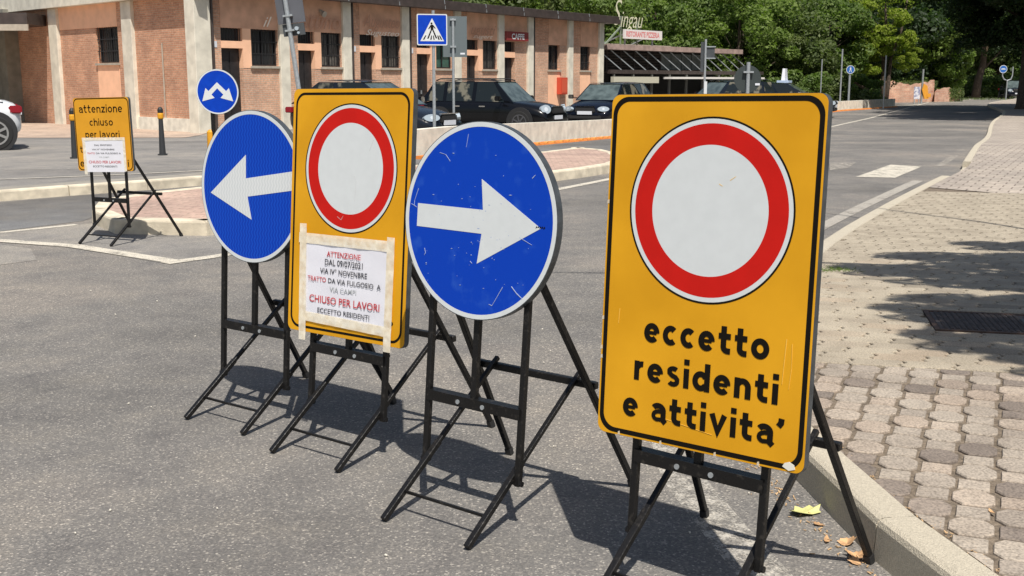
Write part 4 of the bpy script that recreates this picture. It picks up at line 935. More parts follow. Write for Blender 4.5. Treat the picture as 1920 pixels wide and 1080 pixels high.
for a, b_ in zip(OL[:-1], OL[1:]):
    if a[1] > 67: break
    a, b_ = Vector(a), Vector(b_); d = (b_ - a).normalized(); n_ = Vector((d.y, -d.x)); q = b_ - d * .03
    mb = MB(); pr = [(-.15, 0), (-.13, .035), (-.05, .06), (.05, .06), (.13, .035), (.15, 0)]; L = len(pr)
    mb.add([(p.x + n_.x * u, p.y + n_.y * u, gz(p.y) + z) for p in (a, q) for u, z in pr], [(k, k + 1, L + k + 1, L + k) for k in range(L - 1)] + [tuple(range(L)), tuple(range(2 * L - 1, L - 1, -1))])
    s_ = mb.build('divider_unit', M['orange'], ok_)
    mb = MB(); c_ = (a + q) / 2
    for t in (-.22, .22):
        e = c_ + d * t + n_ * .085
        mb.bar((e.x - d.x * .07, e.y - d.y * .07, gz(e.y) + .055), (e.x + d.x * .07, e.y + d.y * .07, gz(e.y) + .055), .06, .02)
    mb.build('reflector', M['orange_bright'], s_)

# ------------------------------------------------------------------ bollards
def bollard(x, y, z, label):
    r = empty('bollard', (x, y, z), 0, label, 'bollard', 'dark bollards with yellow bands')
    m = MB(); m.tube([(0, 0, 0), (0, 0, .02), (0, 0, .021), (0, 0, .12), (0, 0, .60)], [.08, .08, .055, .05, .036], 14); m.build('shaft', mat('bollard_grey', (.03, .032, .035), .5) if 'bollard_grey' not in bpy.data.materials else bpy.data.materials['bollard_grey'], r)
    m = MB(); m.tube([(0, 0, .601), (0, 0, .62), (0, 0, .68), (0, 0, .70)], [.042, .05, .05, .042], 14); m.build('yellow_band', M['yellow_old'], r)
    m = MB(); m.tube([(0, 0, .701), (0, 0, .71), (0, 0, .76), (0, 0, .80)], [.04, .045, .045, .02], 14); m.build('cap', M['rubber'], r)
    return r
for q, lb in (((305, 291), 'dark bollard with a yellow band standing alone on the far pavement'), ((141, 297), 'dark bollard half hidden behind the small yellow sign')):
    p = G(q[0], q[1], .105); bollard(p.x, p.y, .105, lb)

# ------------------------------------------------------------------ permanent signs on poles
def pole(root, h_, r=.03, z0=-.3, m='galv', x=0, y=0):
    mb = MB(); mb.tube([(x, y, z0), (x, y, h_)], r, 10); return mb.build('pole', M[m], root)
def plane_fn(cx, cz, y0, yaw=0):
    c, s = math.cos(yaw), math.sin(yaw)
    return lambda u, v, w_: (cx + u * c + (w_) * s, y0 + u * s - w_ * c, cz + v)
# two-arrow sign on the island
x, y = spot(417, 15.4), 15.4
r = empty('island_sign', (x, y, .13), 0, 'small round blue sign with two white arrows splitting left and right, on the island', 'road sign')
fn = plane_fn(0, 1.06, -.05, R(-8))
m = MB(); m.ring(circle(.3, 64), circle(.296, 64), fn, -.02, 0); m.prism(circle(.297, 64), fn, -.006, -.002); m.build('disc_shell', M['edge'], r)
m = MB(); m.ring(circle(.298, 64), circle(.28, 64), fn, -.002, .001); m.build('white_rim', M['white'], r)
m = MB(); m.prism(circle(.281, 64), fn, -.002, 0); m.build('blue_face', M['blue'], r)
ar = [(0, .125), (.125, .008), (.165, .048), (.218, -.128), (.042, -.082), (.084, -.038), (0, .045)]
m = MB(); m.prism(ar, fn, 0, .002); m.prism([(-x_, y_) for x_, y_ in ar][::-1], fn, 0, .0021); m.build('white_arrows', M['white'], r)
pole(r, 1.2, .028, 0, 'black_steel', x=-.09); 
m = MB(); m.tube([(-.13, .02, 0), (-.13, .02, .52), (-.13, .02, .55)], [.06, .055, .03], 14); m.build('yellow_sleeve', M['yellow_old'], r)
# pedestrian crossing sign
x, y = spot(815, 22.6), 22.6
r = empty('crossing_sign', (x, y, gz(y)), 0, 'square blue pedestrian crossing sign on a grey pole by the low wall', 'road sign')
fn = plane_fn(-.02, 2.33, -.06, R(12))
m = MB(); m.prism(rrect(-.3, .3, -.3, .3, .03), fn, -.02, -.002); m.build('panel', M['edge'], r)
m = MB(); m.ring(rrect(-.3, .3, -.3, .3, .03), rrect(-.28, .28, -.28, .28, .02), fn, -.002, .001); m.build('white_rim', M['white'], r)
m = MB(); m.prism(rrect(-.281, .281, -.281, .281, .02), fn, -.002, 0); m.build('blue_face', M['blue'], r)
m = MB(); m.prism([(-.235, -.22), (.235, -.22), (0, .22)], fn, 0, .0015); m.build('white_triangle', M['white'], r)
m = MB()
m.prism(circle(.02, 12, -.01, .12), fn, .0015, .003)
for pl_ in ([(-.028, .095), (.022, .095), (.028, -.0), (-.028, -.0)], [(-.026, .094), (-.075, .02), (-.062, .008), (-.02, .06)], [(.02, .094), (.07, .03), (.058, .018), (.018, .06)], [(-.026, .0), (0, .0), (-.07, -.17), (-.1, -.17)], [(0, .0), (.027, .0), (.10, -.165), (.07, -.165)],
            [(-.185, -.19), (-.155, -.19), (-.115, -.11), (-.135, -.11)], [(-.04, -.19), (-.01, -.19), (-.005, -.11), (-.02, -.11)], [(.025, -.19), (.05, -.19), (.03, -.11), (.015, -.11)], [(.12, -.19), (.15, -.19), (.12, -.11), (.10, -.11)], [(.17, -.19), (.2, -.19), (.155, -.11), (.135, -.11)]): m.prism(pl_, fn, .0015, .0032)
m.build('pedestrian_figure', M['black_print'], r); pole(r, 2.7, .032, -.1)
# back of a rectangular sign
x, y = spot(851, 27.4), 27.4
r = empty('sign_seen_from_behind', (x, y, gz(y)), R(3), 'grey back of a rectangular sign on a thin pole, right of the crossing sign', 'road sign')
m = MB(); m.box(-.24, .33, .035, .05, 2.0, 2.95); m.build('panel', mat('back_green_grey', (.115, .14, .15), .5), r); m = MB(); m.box(.17, .28, .034, .0349, 2.06, 2.10); m.build('maker_label', M['plate'], r)
for z in (2.85, 2.22):
    m = MB(); m.box(-.07, .07, -.04, .034, z, z + .04); m.build('clamp', M['galv'], r)
pole(r, 2.9, .032)
# leaning pole with dark plates, left
y = 15.9; x = spot(584, y)
r = empty('leaning_sign_pole', (x, y, .1), 0, 'leaning grey pole with the dark backs of two signs above the taped yellow sign', 'road sign')
r.rotation_euler.y = R(-7.0)
pole(r, 3.2, .032, 0); m = MB(); m.box(-.15, .23, .035, .055, 2.03, 2.85); m.build('panel', mat('back_slate', (.09, .095, .11), .5, var=.1, scale=4), r)
m = MB(); m.box(-.10, .20, .04, .07, 1.86, 2.022); m.build('lower_panel', M['sign_back'], r)
m = MB(); m.tube([(.10, .045, 1.95), (.10, -.02, 1.95)], .028, 12); m.tube([(.115, .045, 1.89), (.115, -.01, 1.89)], .018, 12); m.build('reflector', M['lamp_glass'], r)
for z in (2.12, 1.92):
    m = MB(); m.box(-.06, .07, -.04, .034, z, z + .025); m.build('clamp', M['galv'], r)
# edge-on signs on a pole right
y = 31; x = spot(1318, y)
r = empty('sign_seen_from_behind', (x, y, gz(y)), 0, 'thin pole with narrow dark sign back and small box, in front of the bar', 'road sign')
pole(r, 2.62, .03); m = MB(); m.box(-.12, -.02, .03, .06, 1.95, 2.55); m.box(-.12, -.035, .03, .055, 1.75, 1.95); m.build('panel', M['sign_back'], r); m = MB(); m.box(.032, .25, .0, .04, 2.12, 2.40); m.build('side_panel', M['sign_back'], r)
for z in (2.10, 2.405):
    m = MB(); m.box(0, .27, -.03, .0, z, z + .03); m.build('clamp', M['galv'], r)
m = MB(); m.box(-.02, .06, -.06, -.032, 1.15, 1.5); m.build('sticker', M['white'], r)
# round sign seen from behind
y = 27; x = spot(1398, y)
r = empty('round_sign_seen_from_behind', (x, y, gz(y)), 0, 'dark back of a round sign on a pole above the lettered yellow sign', 'road sign')
fn = plane_fn(0, 1.48, .04); m = MB(); m.prism(circle(.32, 48), fn, -.01, .0); m.build('disc', mat('back_dark', (.035, .045, .045), .5), r)
pole(r, 1.87, .045, 0); m = MB(); m.box(-.12, .12, -.05, .035, 1.62, 1.66); m.build('clamp', M['galv'], r); m = MB(); m.box(.18, .29, .026, .0299, 1.33, 1.38); m.build('maker_label', M['plate'], r)
# far thin poles
for px, Y_, top, wd, lb in ((1537, 60, 115, .05, 'thin grey pole, leftmost beyond the car park'), (1574, 60, 97, .07, 'tall grey pole left of the small round blue sign'), (1656, 64, 108, .075, 'grey pole standing in front of the forked tree trunk'), (1664, 78, 118, .07, 'short grey pole just right of the forked tree trunk')):
    z = gz(Y_); ht = EYE + (151 - top) / F_PX * Y_ * 1.02 - z
    r = empty('grey_pole', (spot(px, Y_), Y_, z), 0, lb, 'pole', 'thin grey poles beyond the car park'); mb = MB(); mb.tube([(0, 0, -.1), (0, 0, ht)], wd * .62, 8); mb.build('pole', M['galv'], r)
    mb = MB(); mb.tube([(0, 0, ht), (0, 0, ht + .05)], wd * .75, 8); mb.build('cap', M['galv'], r)
def small_round(px, Y_, vy, rad, label, shape, pole_top=None):
    z = gz(Y_); cz = EYE + (151 - vy) / F_PX * Y_ - z
    r = empty('round_blue_sign', (spot(px, Y_), Y_, z), 0, label, 'road sign'); fn = plane_fn(0, cz, -.08)
    m = MB(); m.prism(circle(rad, 32), fn, -.02, 0); m.build('blue_face', mat('blue_far', (.02, .12, .42), .5), r)
    m = MB(); m.ring(circle(rad * 1.05, 32), circle(rad * .93, 32), fn, -.01, .004); m.build('white_rim', M['white'], r)
    m = MB()
    for p in shape: m.prism([(a * rad, b * rad) for a, b in p], fn, 0, .006)
    m.build('white_symbol', M['white'], r); return r, cz
ped = [[(-.12, .5), (.12, .5), (.12, .7), (-.12, .7)], [(-.22, .42), (.22, .42), (.16, -.05), (-.16, -.05)], [(-.16, -.05), (.0, -.05), (-.22, -.65), (-.38, -.65)], [(0, -.05), (.16, -.05), (.38, -.65), (.22, -.65)]]
r, cz = small_round(1590, 63, 131, .22, 'small round blue sign with a white pedestrian behind the low wall', ped); pole(r, cz - .1, .06)
r, cz = small_round(1876, 92, 130, .30, 'small round blue sign on a forked pole near the distant dark car', [[(-.6, -.1), (.6, -.1), (.6, .12), (-.6, .12)], [(-.3, .2), (.3, .2), (.4, .12), (-.4, .12)]])
mb = MB(); mb.tube([(0, 0, cz - .3), (0, 0, cz - .55), (.15, 0, cz - .8), (.42, 0, cz - .9), (.42, 0, 0)], .05, 8); mb.tube([(.42, 0, cz - .9), (.7, 0, cz - .8), (.8, 0, cz - .5), (.8, 0, cz + .2)], .05, 8); mb.build('pole', M['galv'], r)
# orange and blue roadside stand near the brick ruin
Y_ = 76; z = gz(Y_)
r = empty('orange_road_stand', (spot(1729, Y_), Y_, z), 0, 'orange and yellow roadside post with grey pole in front of the old brick wall', 'road post')
mb = MB(); mb.tube([(-.05, .05, 0), (-.05, .05, 2.3)], .07, 8); mb.build('pole', M['galv'], r)
mb = MB(); mb.add([(-.1, -.1, .95), (.1, -.1, .35), (.38, -.1, .35), (.25, -.1, 1.2), (.0, -.1, 1.35), (-.1, .05, .95), (.1, .05, .35), (.38, .05, .35), (.25, .05, 1.2), (.0, .05, 1.35)], [(0, 1, 2, 3, 4), (9, 8, 7, 6, 5), (0, 5, 6, 1), (1, 6, 7, 2), (2, 7, 8, 3), (3, 8, 9, 4), (4, 9, 5, 0)]); mb.box(.25, .5, -.12, .04, .45, .7); mb.build('orange_board', mat('orange_paint', (.75, .33, .03), .6), r)
r = empty('tattered_poster', (spot(1718, Y_ - .5), Y_ - .5, z), 0, 'blue and white tattered poster board left of the orange road post', 'poster board')
mb = MB(); mb.box(-.2, .2, -.02, .02, .35, 1.15); mb.build('board', mat('poster', (.25, .27, .42), .8, scale=5, c2=(.7, .7, .75), lo=.45, hi=.55), r)
for s in (-.15, .15):
    mb = MB(); mb.box(s - .03, s + .03, -.02, .02, 0, .349); mb.build('leg', M['galv'], r)

# ------------------------------------------------------------------ cars
def loft_body(st, sec_n=9):
    """stations: (x, z_low, z_mid, z_top, half width, top half width, crown) -> closed shell"""
    mb = MB(); n = None
    for (x, zl, zt, hw, tw, cr) in st:
        zm = zl + (zt - zl) * .55
        half = [(0, zl), (hw * .88, zl), (hw * .985, zl + .07), (hw, zm), (hw * .985, zt - (zt - zl) * .18), (tw * 1.03, zt - .03), (tw * .93, zt + .005), (tw * .5, zt + cr * .75), (0, zt + cr)]
        ringp = [(x, y, z) for y, z in half] + [(x, -y, z) for y, z in half[-2:0:-1]]
        n = len(ringp); mb.v += ringp
    k = len(st)
    for i in range(k - 1):
        for j in range(n): mb.f.append((i * n + j, i * n + (j + 1) % n, (i + 1) * n + (j + 1) % n, (i + 1) * n + j)); mb.m.append(0)
    mb.f.append(tuple(range(n))[::-1]); mb.m.append(0); mb.f.append(tuple((k - 1) * n + j for j in range(n))); mb.m.append(0)
    return mb
def quad_lerp(a, b, t): return tuple(a[i] + (b[i] - a[i]) * t for i in range(3))
def car(loc, heading, label, paint, L=4.3, W=1.82, H=1.56, kind='suv', rim='rim', rear=.80):
    """front towards +x of the car"""
    r = empty('parked_car', loc, math.atan2(heading[1], heading[0]), label, 'car', 'parked cars'); hw = W / 2
    belt = H * .60 if kind == 'suv' else H * .615; f = L / 2
    wr = .34 if kind == 'suv' else .315; xf, xr = f - .82, -f + rear
    if kind == 'suv':
        st = [(-f, .35, .62, hw * .80, hw * .72, .0), (-f + .06, .28, belt - .06, hw * .93, hw * .82, .02), (-f + .35, .24, belt + .01, hw, hw * .88, .02), (-.9, .22, belt, hw, hw * .9, .02), (.25, .22, belt - .01, hw, hw * .9, .02), (f - 1.35, .22, belt + .0, hw, hw * .9, .03), (f - .95, .22, belt - .03, hw, hw * .87, .05), (f - .4, .24, belt - .10, hw * .98, hw * .8, .05), (f - .12, .26, belt - .19, hw * .93, hw * .74, .03), (f - .02, .28, belt - .34, hw * .86, hw * .7, .0), (f, .34, belt - .5, hw * .8, hw * .66, 0)]
        gx = (-f + .10, -f + .48, f - 1.72, f - 1.08)
    else:
        st = [(-f, .38, .66, hw * .78, hw * .7, .0), (-f + .08, .26, belt - .04, hw * .92, hw * .8, .02), (-f + .4, .22, belt + .03, hw, hw * .86, .02), (-.8, .2, belt + .0, hw, hw * .9, .02), (.2, .2, belt - .02, hw, hw * .9, .02), (f - 1.3, .2, belt - .03, hw, hw * .88, .03), (f - .9, .2, belt - .09, hw, hw * .85, .05), (f - .4, .22, belt - .18, hw * .97, hw * .77, .05), (f - .12, .24, belt - .30, hw * .9, hw * .7, .03), (f, .3, belt - .45, hw * .78, hw * .62, 0)]
        gx = (-f + .12, -f + .85, f - 2.0, f - 1.05) if kind == 'hatch' else (-f + .30, -f + .95, f - 2.0, f - 1.05)
    body = loft_body(st).build('body', paint, r, smooth=True)
    md = body.modifiers.new('sub', 'SUBSURF'); md.levels = 1; md.render_levels = 1
    # glasshouse
    x0, x1, x2, x3 = gx; bw, tw = hw * .88, hw * .70; zb, zt = belt - .01, H - .055
    A = [(x0, bw, zb), (x3, bw, zb - .02), (x3, -bw, zb - .02), (x0, -bw, zb)]; T = [(x1, tw, zt), (x2, tw, zt), (x2, -tw, zt), (x1, -tw, zt)]
    def pane(name, q, ins=.05, parent=r, mt='glass'):
        c = [sum(p[i] for p in q) / 4 for i in range(3)]; o_ = [tuple(p[i] + (c[i] - p[i]) * ins for i in range(3)) for p in q]
        nrm = (Vector(o_[1]) - Vector(o_[0])).cross(Vector(o_[3]) - Vector(o_[0])).normalized() * .006
        if nrm.dot(Vector(c) - Vector((0, 0, H * .7))) < 0: nrm = -nrm
        mb = MB(); mb.add([tuple(Vector(p) + nrm) for p in o_] + [tuple(Vector(p) - nrm) for p in o_], [(0, 1, 2, 3), (7, 6, 5, 4), (0, 4, 5, 1), (1, 5, 6, 2), (2, 6, 7, 3), (3, 7, 4, 0)])
        return mb.build(name, M[mt], parent)
    mb = MB(); mb.add(A + T, [(0, 1, 5, 4), (1, 2, 6, 5), (2, 3, 7, 6), (3, 0, 4, 7), (4, 5, 6, 7)]); cab = mb.build('cabin', paint, r)
    pane('windscreen', [A[1], A[2], T[2], T[1]], .07, mt='screen'); pane('rear_window', [A[3], A[0], T[0], T[3]], .12)
    for s in (0, 1):
        a0, a1, t0, t1 = (A[0], A[1], T[0], T[1]) if s == 0 else (A[3], A[2], T[3], T[2])
        cuts = (.05, .26, .58, .93) if kind == 'suv' else (.08, .42, .94)
        for c0, c1 in zip(cuts[:-1], cuts[1:]):
            tl = lambda c: min(1, max(0, (a0[0] + (a1[0] - a0[0]) * c - t0[0]) / (t1[0] - t0[0])))
            q = [quad_lerp(a0, a1, c0 + .012), quad_lerp(a0, a1, c1 - .012), quad_lerp(t0, t1, min(1, tl(c1 - .012) if c1 < .9 else .97)), quad_lerp(t0, t1, max(0, tl(c0 + .012)))]
            pane('side_window', q, .06)
    mb = MB(); k = 7; vs_ = []
    for i in range(k + 1):
        t = i / k; x = x1 - .03 + (x2 - x1 + .08) * t; cr = .055 * (1 - (2 * t - 1) ** 2) ** .5 if 0 < t < 1 else 0
        for j in range(7): y = -tw * 1.02 + 2.04 * tw * j / 6; vs_.append((x, y, zt + .0 + cr * .6 + .03 * (1 - (2 * j / 6 - 1) ** 2)))
    mb.add(vs_, [(i * 7 + j, i * 7 + j + 1, (i + 1) * 7 + j + 1, (i + 1) * 7 + j) for i in range(k) for j in range(6)]); mb.build('roof', paint, r, smooth=True)
    # wheels and arches
    for sx in (xf, xr):
        for sy in (1, -1):
            yo = sy * hw
            mb = MB(); mb.tube([(sx, yo - sy * .25, wr + .015), (sx, yo + sy * .004, wr + .015)], wr + (.085 if kind == 'suv' else .055), 28); mb.build('wheel_arch', M['rubber'], r)
            mb = MB(); mb.tube([(sx, yo - sy * .2, wr), (sx, yo - sy * .01, wr), (sx, yo + sy * .014, wr)], [wr, wr, wr - .03], 28); wheel = mb.build('wheel', M['tyre'], r)
            mb = MB(); mb.ring(circle(wr * .70, 28), circle(wr * .60, 28), lambda u, v, w_: (sx + u, yo + sy * (.016 + w_), wr + v), 0, .006)
            for kk in range(7):
                an = kk * 2 * math.pi / 7; mb.bar((sx, yo + sy * .02, wr), (sx + wr * .64 * math.cos(an), yo + sy * .02, wr + wr * .64 * math.sin(an)), .045, .01, (0, 1, 0))
            mb.build('rim', M[rim], wheel)
    # front
    zh = belt - .22 if kind == 'suv' else belt - .30
    for sy in (1, -1):
        mb = MB(); c_ = Vector((f - .13, sy * hw * .70, zh))
        hlr = (.17, .13) if kind == 'suv' else (.2, .085)
        tt = Vector((-.55, sy * .8, 0)).normalized() if kind != 'suv' else Vector((-.5, sy * .85, 0)).normalized()
        nn_ = Vector((tt.y * sy, -tt.x * sy, .25)).normalized(); nn_ = Vector((abs(nn_.x), sy * abs(nn_.y), .2)).normalized(); uu = nn_.cross(Vector((0, 0, 1))).normalized(); vv_ = uu.cross(nn_)
        mb.prism([(hlr[0] * math.cos(a), hlr[1] * math.sin(a)) for a in np.linspace(0, 2 * math.pi, 17)[:-1]], lambda u, v, w_: tuple(c_ + uu * u + vv_ * v + nn_ * w_), -.05, .055); h_ = mb.build('headlight', M['lamp_glass'], r)
        mb = MB(); mb.prism(circle(hlr[1] * .5, 12), lambda u, v, w_: tuple(c_ + uu * u + vv_ * v + nn_ * w_), .054, .058); mb.build('bulb_reflector', M['lamp_inner'], h_)
        mb = MB(); mb.box(-f + .0, -f + .22, sy * hw * .88 - .09, sy * hw * .88 + .05, belt - .22, belt - .08); mb.build('taillight', M['taillight'], r, bevel=.02)
        mb = MB(); mb.box(x3 - .42, x3 - .26, sy * (hw + .16) - .11, sy * (hw + .16) + .05, belt + .02, belt + .16); mb.bar((x3 - .33, sy * bw, belt + .04), (x3 - .33, sy * (hw + .1), belt + .06), .04); mb.build('wing_mirror', paint if kind == 'suv' else M['chrome'], r, bevel=.025)
        for dx in ((.1, -.75) if kind == 'suv' else (.05, -.8)):
            mb = MB(); mb.box(dx - .1, dx + .1, sy * (hw + .0) - .012, sy * (hw + .0) + .022, belt - .16, belt - .125); mb.build('door_handle', M['chrome'], r, bevel=.006)
    mb = MB(); mb.box(f - .06, f + .01, -hw * .42, hw * .42, zh - .12, zh + .08); g = mb.build('grille', M['rubber'], r, bevel=.03)
    mb = MB(); mb.box(f - .04, f + .016, -hw * .44, hw * .44, zh + .085, zh + .105); mb.build('chrome_trim', M['chrome'], g)
    mb = MB(); mb.box(f - .1, f + .005, -hw * .66, hw * .66, .27, .42); mb.build('lower_intake', M['rubber'], r, bevel=.03)
    mb = MB(); mb.box(f + .0, f + .025, -.26, .26, .43, .54); mb.build('number_plate', M['plate'], r)
    mb = MB(); mb.box(-f - .012, -f + .02, -.26, .26, .62, .73); mb.build('number_plate', M['plate'], r)
    mb = MB()
    for sy in (1, -1): mb.box(xr + wr + .08, xf - wr - .08, sy * hw - .03, sy * hw + .008, .2, .30)
    mb.build('sill_trim', M['rubber'], r, bevel=.01)
    if kind == 'suv':
        for sy in (1, -1):
            mb = MB(); mb.tube([(x1 + .05, sy * tw * .95, zt + .03), (x1 + .2, sy * tw * .95, zt + .085), (x2 - .2, sy * tw * .95, zt + .085), (x2 - .0, sy * tw * .95, zt + .03)], .018, 6); mb.build('roof_rail', M['rubber'], r)
    return r
def paintm(n, c, coat=.45): return mat(n, tuple(x * .45 for x in c) if c[0] < .1 else c, .25, coat=coat * .7, spec=.25)
M['screen'] = mat('windscreen_glass', (.10, .13, .13), .08, spec=.5, c2=(.04, .055, .055), scale=3)  # paler base colour paints the sky's reflection into the windscreens
navy = paintm('paint_navy', (.006, .009, .022)); black = paintm('paint_black', (.007, .008, .011)); slate = paintm('paint_slate', (.02, .028, .045)); whitep = paintm('paint_white', (.66, .68, .70))
c25 = (math.cos(R(-27)), math.sin(R(-27)))
car((spot(925, 34.2), 34.2, -.2), c25, 'black compact estate with roof rails and round headlight, in front of the doors', black, 4.3, 1.82, 1.56, 'suv', 'rim_dark')
car((spot(1135, 39.6), 39.6, -.2), (-.42, -.91), 'black hatchback with silver wheels facing the camera beside the red hose cabinet', navy, 4.05, 1.72, 1.47, 'hatch')
car((spot(705, 27.3), 27.3, gz(27.3)), c25, 'dark blue-grey hatchback half hidden behind the taped yellow sign', slate, 4.1, 1.74, 1.46, 'hatch')
car((spot(1160, 45.6), 45.6, -.2), (-.42, -.91), 'slate grey car parked behind the black hatchback', slate, 4.2, 1.75, 1.48, 'hatch')
car((spot(1362, 46), 46, -.2), (-.9, -.43), 'dark grey car seen over the lettered yellow sign, left of the round sign back', slate, 4.3, 1.8, 1.55, 'suv')
cs = car((spot(1468, 49.0), 49.0, -.2), (.93, -.37), 'dark saloon with a white sign on its roof behind the lettered yellow sign', slate, 4.4, 1.78, 1.48, 'hatch')
mb = MB(); mb.box(-.25, .25, -.5, .5, 1.45, 1.55); mb.build('roof_bar', mat('pale_blue', (.45, .55, .72), .5), cs)
mb = MB(); mb.add([(-.08, -.42, 1.551), (.08, -.42, 1.551), (.08, .42, 1.551), (-.08, .42, 1.551), (-.05, -.3, 2.05), (.05, -.3, 2.05), (.05, .3, 2.05), (-.05, .3, 2.05)], [(3, 2, 1, 0), (4, 5, 6, 7), (0, 1, 5, 4), (1, 2, 6, 5), (2, 3, 7, 6), (3, 0, 4, 7)]); mb.build('roof_sign', M['plate'], cs)
car((-11.04, 20.22, .10), (-.9, -.43), 'white hatchback at the left edge with silver wheels and red tail lamp', whitep, 4.2, 1.74, 1.42, 'saloon', rear=.47)
car((spot(1899, 98), 98, -.2), (-.22, -.975), 'distant dark off-roader coming along the road by the dark tree trunk', navy, 4.2, 1.8, 1.6, 'suv')

# ------------------------------------------------------------------ old brick wall and house beyond
bw_ = empty('ruined_brick_wall', (0, 0, 0), 0, 'crumbling pinkish brick wall under the trees beyond the car park', 'wall')
rndw = random.Random(3)
def ragged(name, pts, h0, m, th=.4, parent=bw_):
    mb = MB(); pr_ = resample(pts, .35); tops = []
    for i, p in enumerate(pr_): tops.append(h0 + .18 * math.sin(i * .31) + rndw.uniform(-.1, .1))
    for i, p in enumerate(pr_): mb.v += [(p[0], p[1], -.5), (p[0], p[1], -.2 + tops[i]), (p[0] + .1, p[1] + th, -.2 + tops[i]), (p[0] + .1, p[1] + th, -.5)]
    for i in range(len(pr_) - 1):
        for j in range(4): mb.f.append((4 * i + j, 4 * i + (j + 1) % 4, 4 * i + 4 + (j + 1) % 4, 4 * i + 4 + j)); mb.m.append(0)
    mb.f += [(0, 1, 2, 3), tuple(4 * (len(pr_) - 1) + j for j in (3, 2, 1, 0))]; mb.m += [0, 0]
    return mb.build(name, m, parent)
ob = brick_mat('old_brick', (.52, .27, .19), (.66, .42, .30), (.55, .42, .32), bw=.5, bh=.16)
ragged('wall_run', [(spot(1600, 80), 80), (spot(1700, 82), 82), (spot(1750, 84), 84)], 1.45, ob)
ragged('wall_run', [(spot(1752, 83.5), 83.5), (spot(1800, 86), 86)], .8, ob)
hs = empty('brick_house', (spot(1716, 128), 128, -.2), 0, 'reddish brick house glimpsed through the trees', 'building')
mb = MB(); mb.box(-2.0, 2.0, 0, 6, -.1, 4.6); mb.build('wall', ob, hs)
mb = MB(); mb.add([(-2.4, -.4, 4.6), (2.4, -.4, 4.6), (2.4, 6.4, 4.6), (-2.4, 6.4, 4.6), (-2.4, 3, 6), (2.4, 3, 6)], [(0, 1, 5, 4), (3, 4, 5, 2), (0, 4, 3), (1, 2, 5), (0, 3, 2, 1)]); mb.build('roof', mat('house_tile', (.3, .13, .08), .9, var=.2, scale=3), hs)
for x in (-1.1, .6):
    mb = MB(); mb.box(x, x + .8, -.03, .02, 2.6, 3.6); mb.build('window', M['window_dark'], hs)

# ------------------------------------------------------------------ trees
M['leafB'] = leaf_mat('leaf_bright', (.11, .17, .036), (.185, .25, .06)); M['leafC'] = leaf_mat('leaf_dark', (.022, .042, .016), (.042, .07, .026)); M['leafY'] = leaf_mat('leaf_yellowgreen', (.17, .23, .025), (.26, .31, .045)); M['leafD'] = leaf_mat('leaf_olive', (.08, .115, .04), (.14, .175, .06))
def crown_mesh(name, rx, rz, n, size, seed, m, clumps=46, low=0.):
    rg = np.random.default_rng(seed)
    th = rg.uniform(0, 2 * np.pi, clumps); ph = rg.uniform(-1, 1, clumps); rr_ = rg.uniform(.35, 1, clumps) ** .6
    cc = np.stack([np.cos(th) * np.sqrt(1 - ph ** 2) * rx * rr_, np.sin(th) * np.sqrt(1 - ph ** 2) * rx * rr_, ph * rz * rr_], 1)
    cr = rg.uniform(.16, .34, clumps) * rx
    k = rg.integers(0, clumps, n); d = rg.normal(size=(n, 3)); d /= np.linalg.norm(d, axis=1)[:, None]
    c = cc[k] + d * (cr[k] * rg.uniform(.55, 1.05, n) ** .5)[:, None] * np.array([1, 1, .62])
    nrm = d * .6 + rg.normal(size=(n, 3)) * .55 + np.array([0, 0, .55]); nrm /= np.linalg.norm(nrm, axis=1)[:, None]
    a = np.cross(nrm, rg.normal(size=(n, 3))); a /= np.linalg.norm(a, axis=1)[:, None]; b = np.cross(nrm, a)
    s = (size * rg.uniform(.6, 1.3, n))[:, None]
    V = np.stack([c - a * s * .5, c + b * s * .3 - nrm * s * .08, c + a * s * .62, c - b * s * .3 - nrm * s * .08], 1).reshape(-1, 3)
    me = bpy.data.meshes.new(name); me.vertices.add(4 * n); me.vertices.foreach_set('co', V.astype(np.float32).ravel())
    me.loops.add(4 * n); me.loops.foreach_set('vertex_index', np.arange(4 * n, dtype=np.int32)); me.polygons.add(n)
    me.polygons.foreach_set('loop_start', np.arange(0, 4 * n, 4, dtype=np.int32)); me.polygons.foreach_set('loop_total', np.full(n, 4, np.int32))
    me.materials.append(m); me.update(calc_edges=True); me.validate(); return me
def trunk_mesh(h_, r0, seed, fork=1, lean=(0, 0), limbs=8, spread=1.):
    rnd = random.Random(seed); m = MB(); top = []
    for f_ in range(fork):
        a = rnd.uniform(0, 6.28); dx, dy = (math.cos(a) * .12 * h_ * (fork > 1) + lean[0] * h_, math.sin(a) * .12 * h_ * (fork > 1) + lean[1] * h_)
        pts = [(dx * t + rnd.uniform(-.04, .04) * h_ * .3 * t, dy * t + rnd.uniform(-.04, .04) * h_ * .3 * t, -.2 + (h_ + .2) * t) for t in (0, .12, .3, .5, .7, .85, 1)]
        m.tube(pts, [r0 * 1.35, r0 * 1.05, r0 * .9, r0 * .75, r0 * .55, r0 * .38, r0 * .15], 8)
        for _ in range(limbs):
            t = rnd.uniform(.35, .92); k = int(t * 6); p = Vector(pts[k]); a = rnd.uniform(0, 6.28); L = h_ * rnd.uniform(.2, .42) * spread
            e = p + Vector((math.cos(a) * L, math.sin(a) * L, L * rnd.uniform(.25, .8))); mid = (p + e) / 2 + Vector((0, 0, -.06 * L))
            rr_ = r0 * (.42 - .25 * t); m.tube([p, mid, e], [rr_, rr_ * .7, rr_ * .25], 6)
    return m
crowns = {}
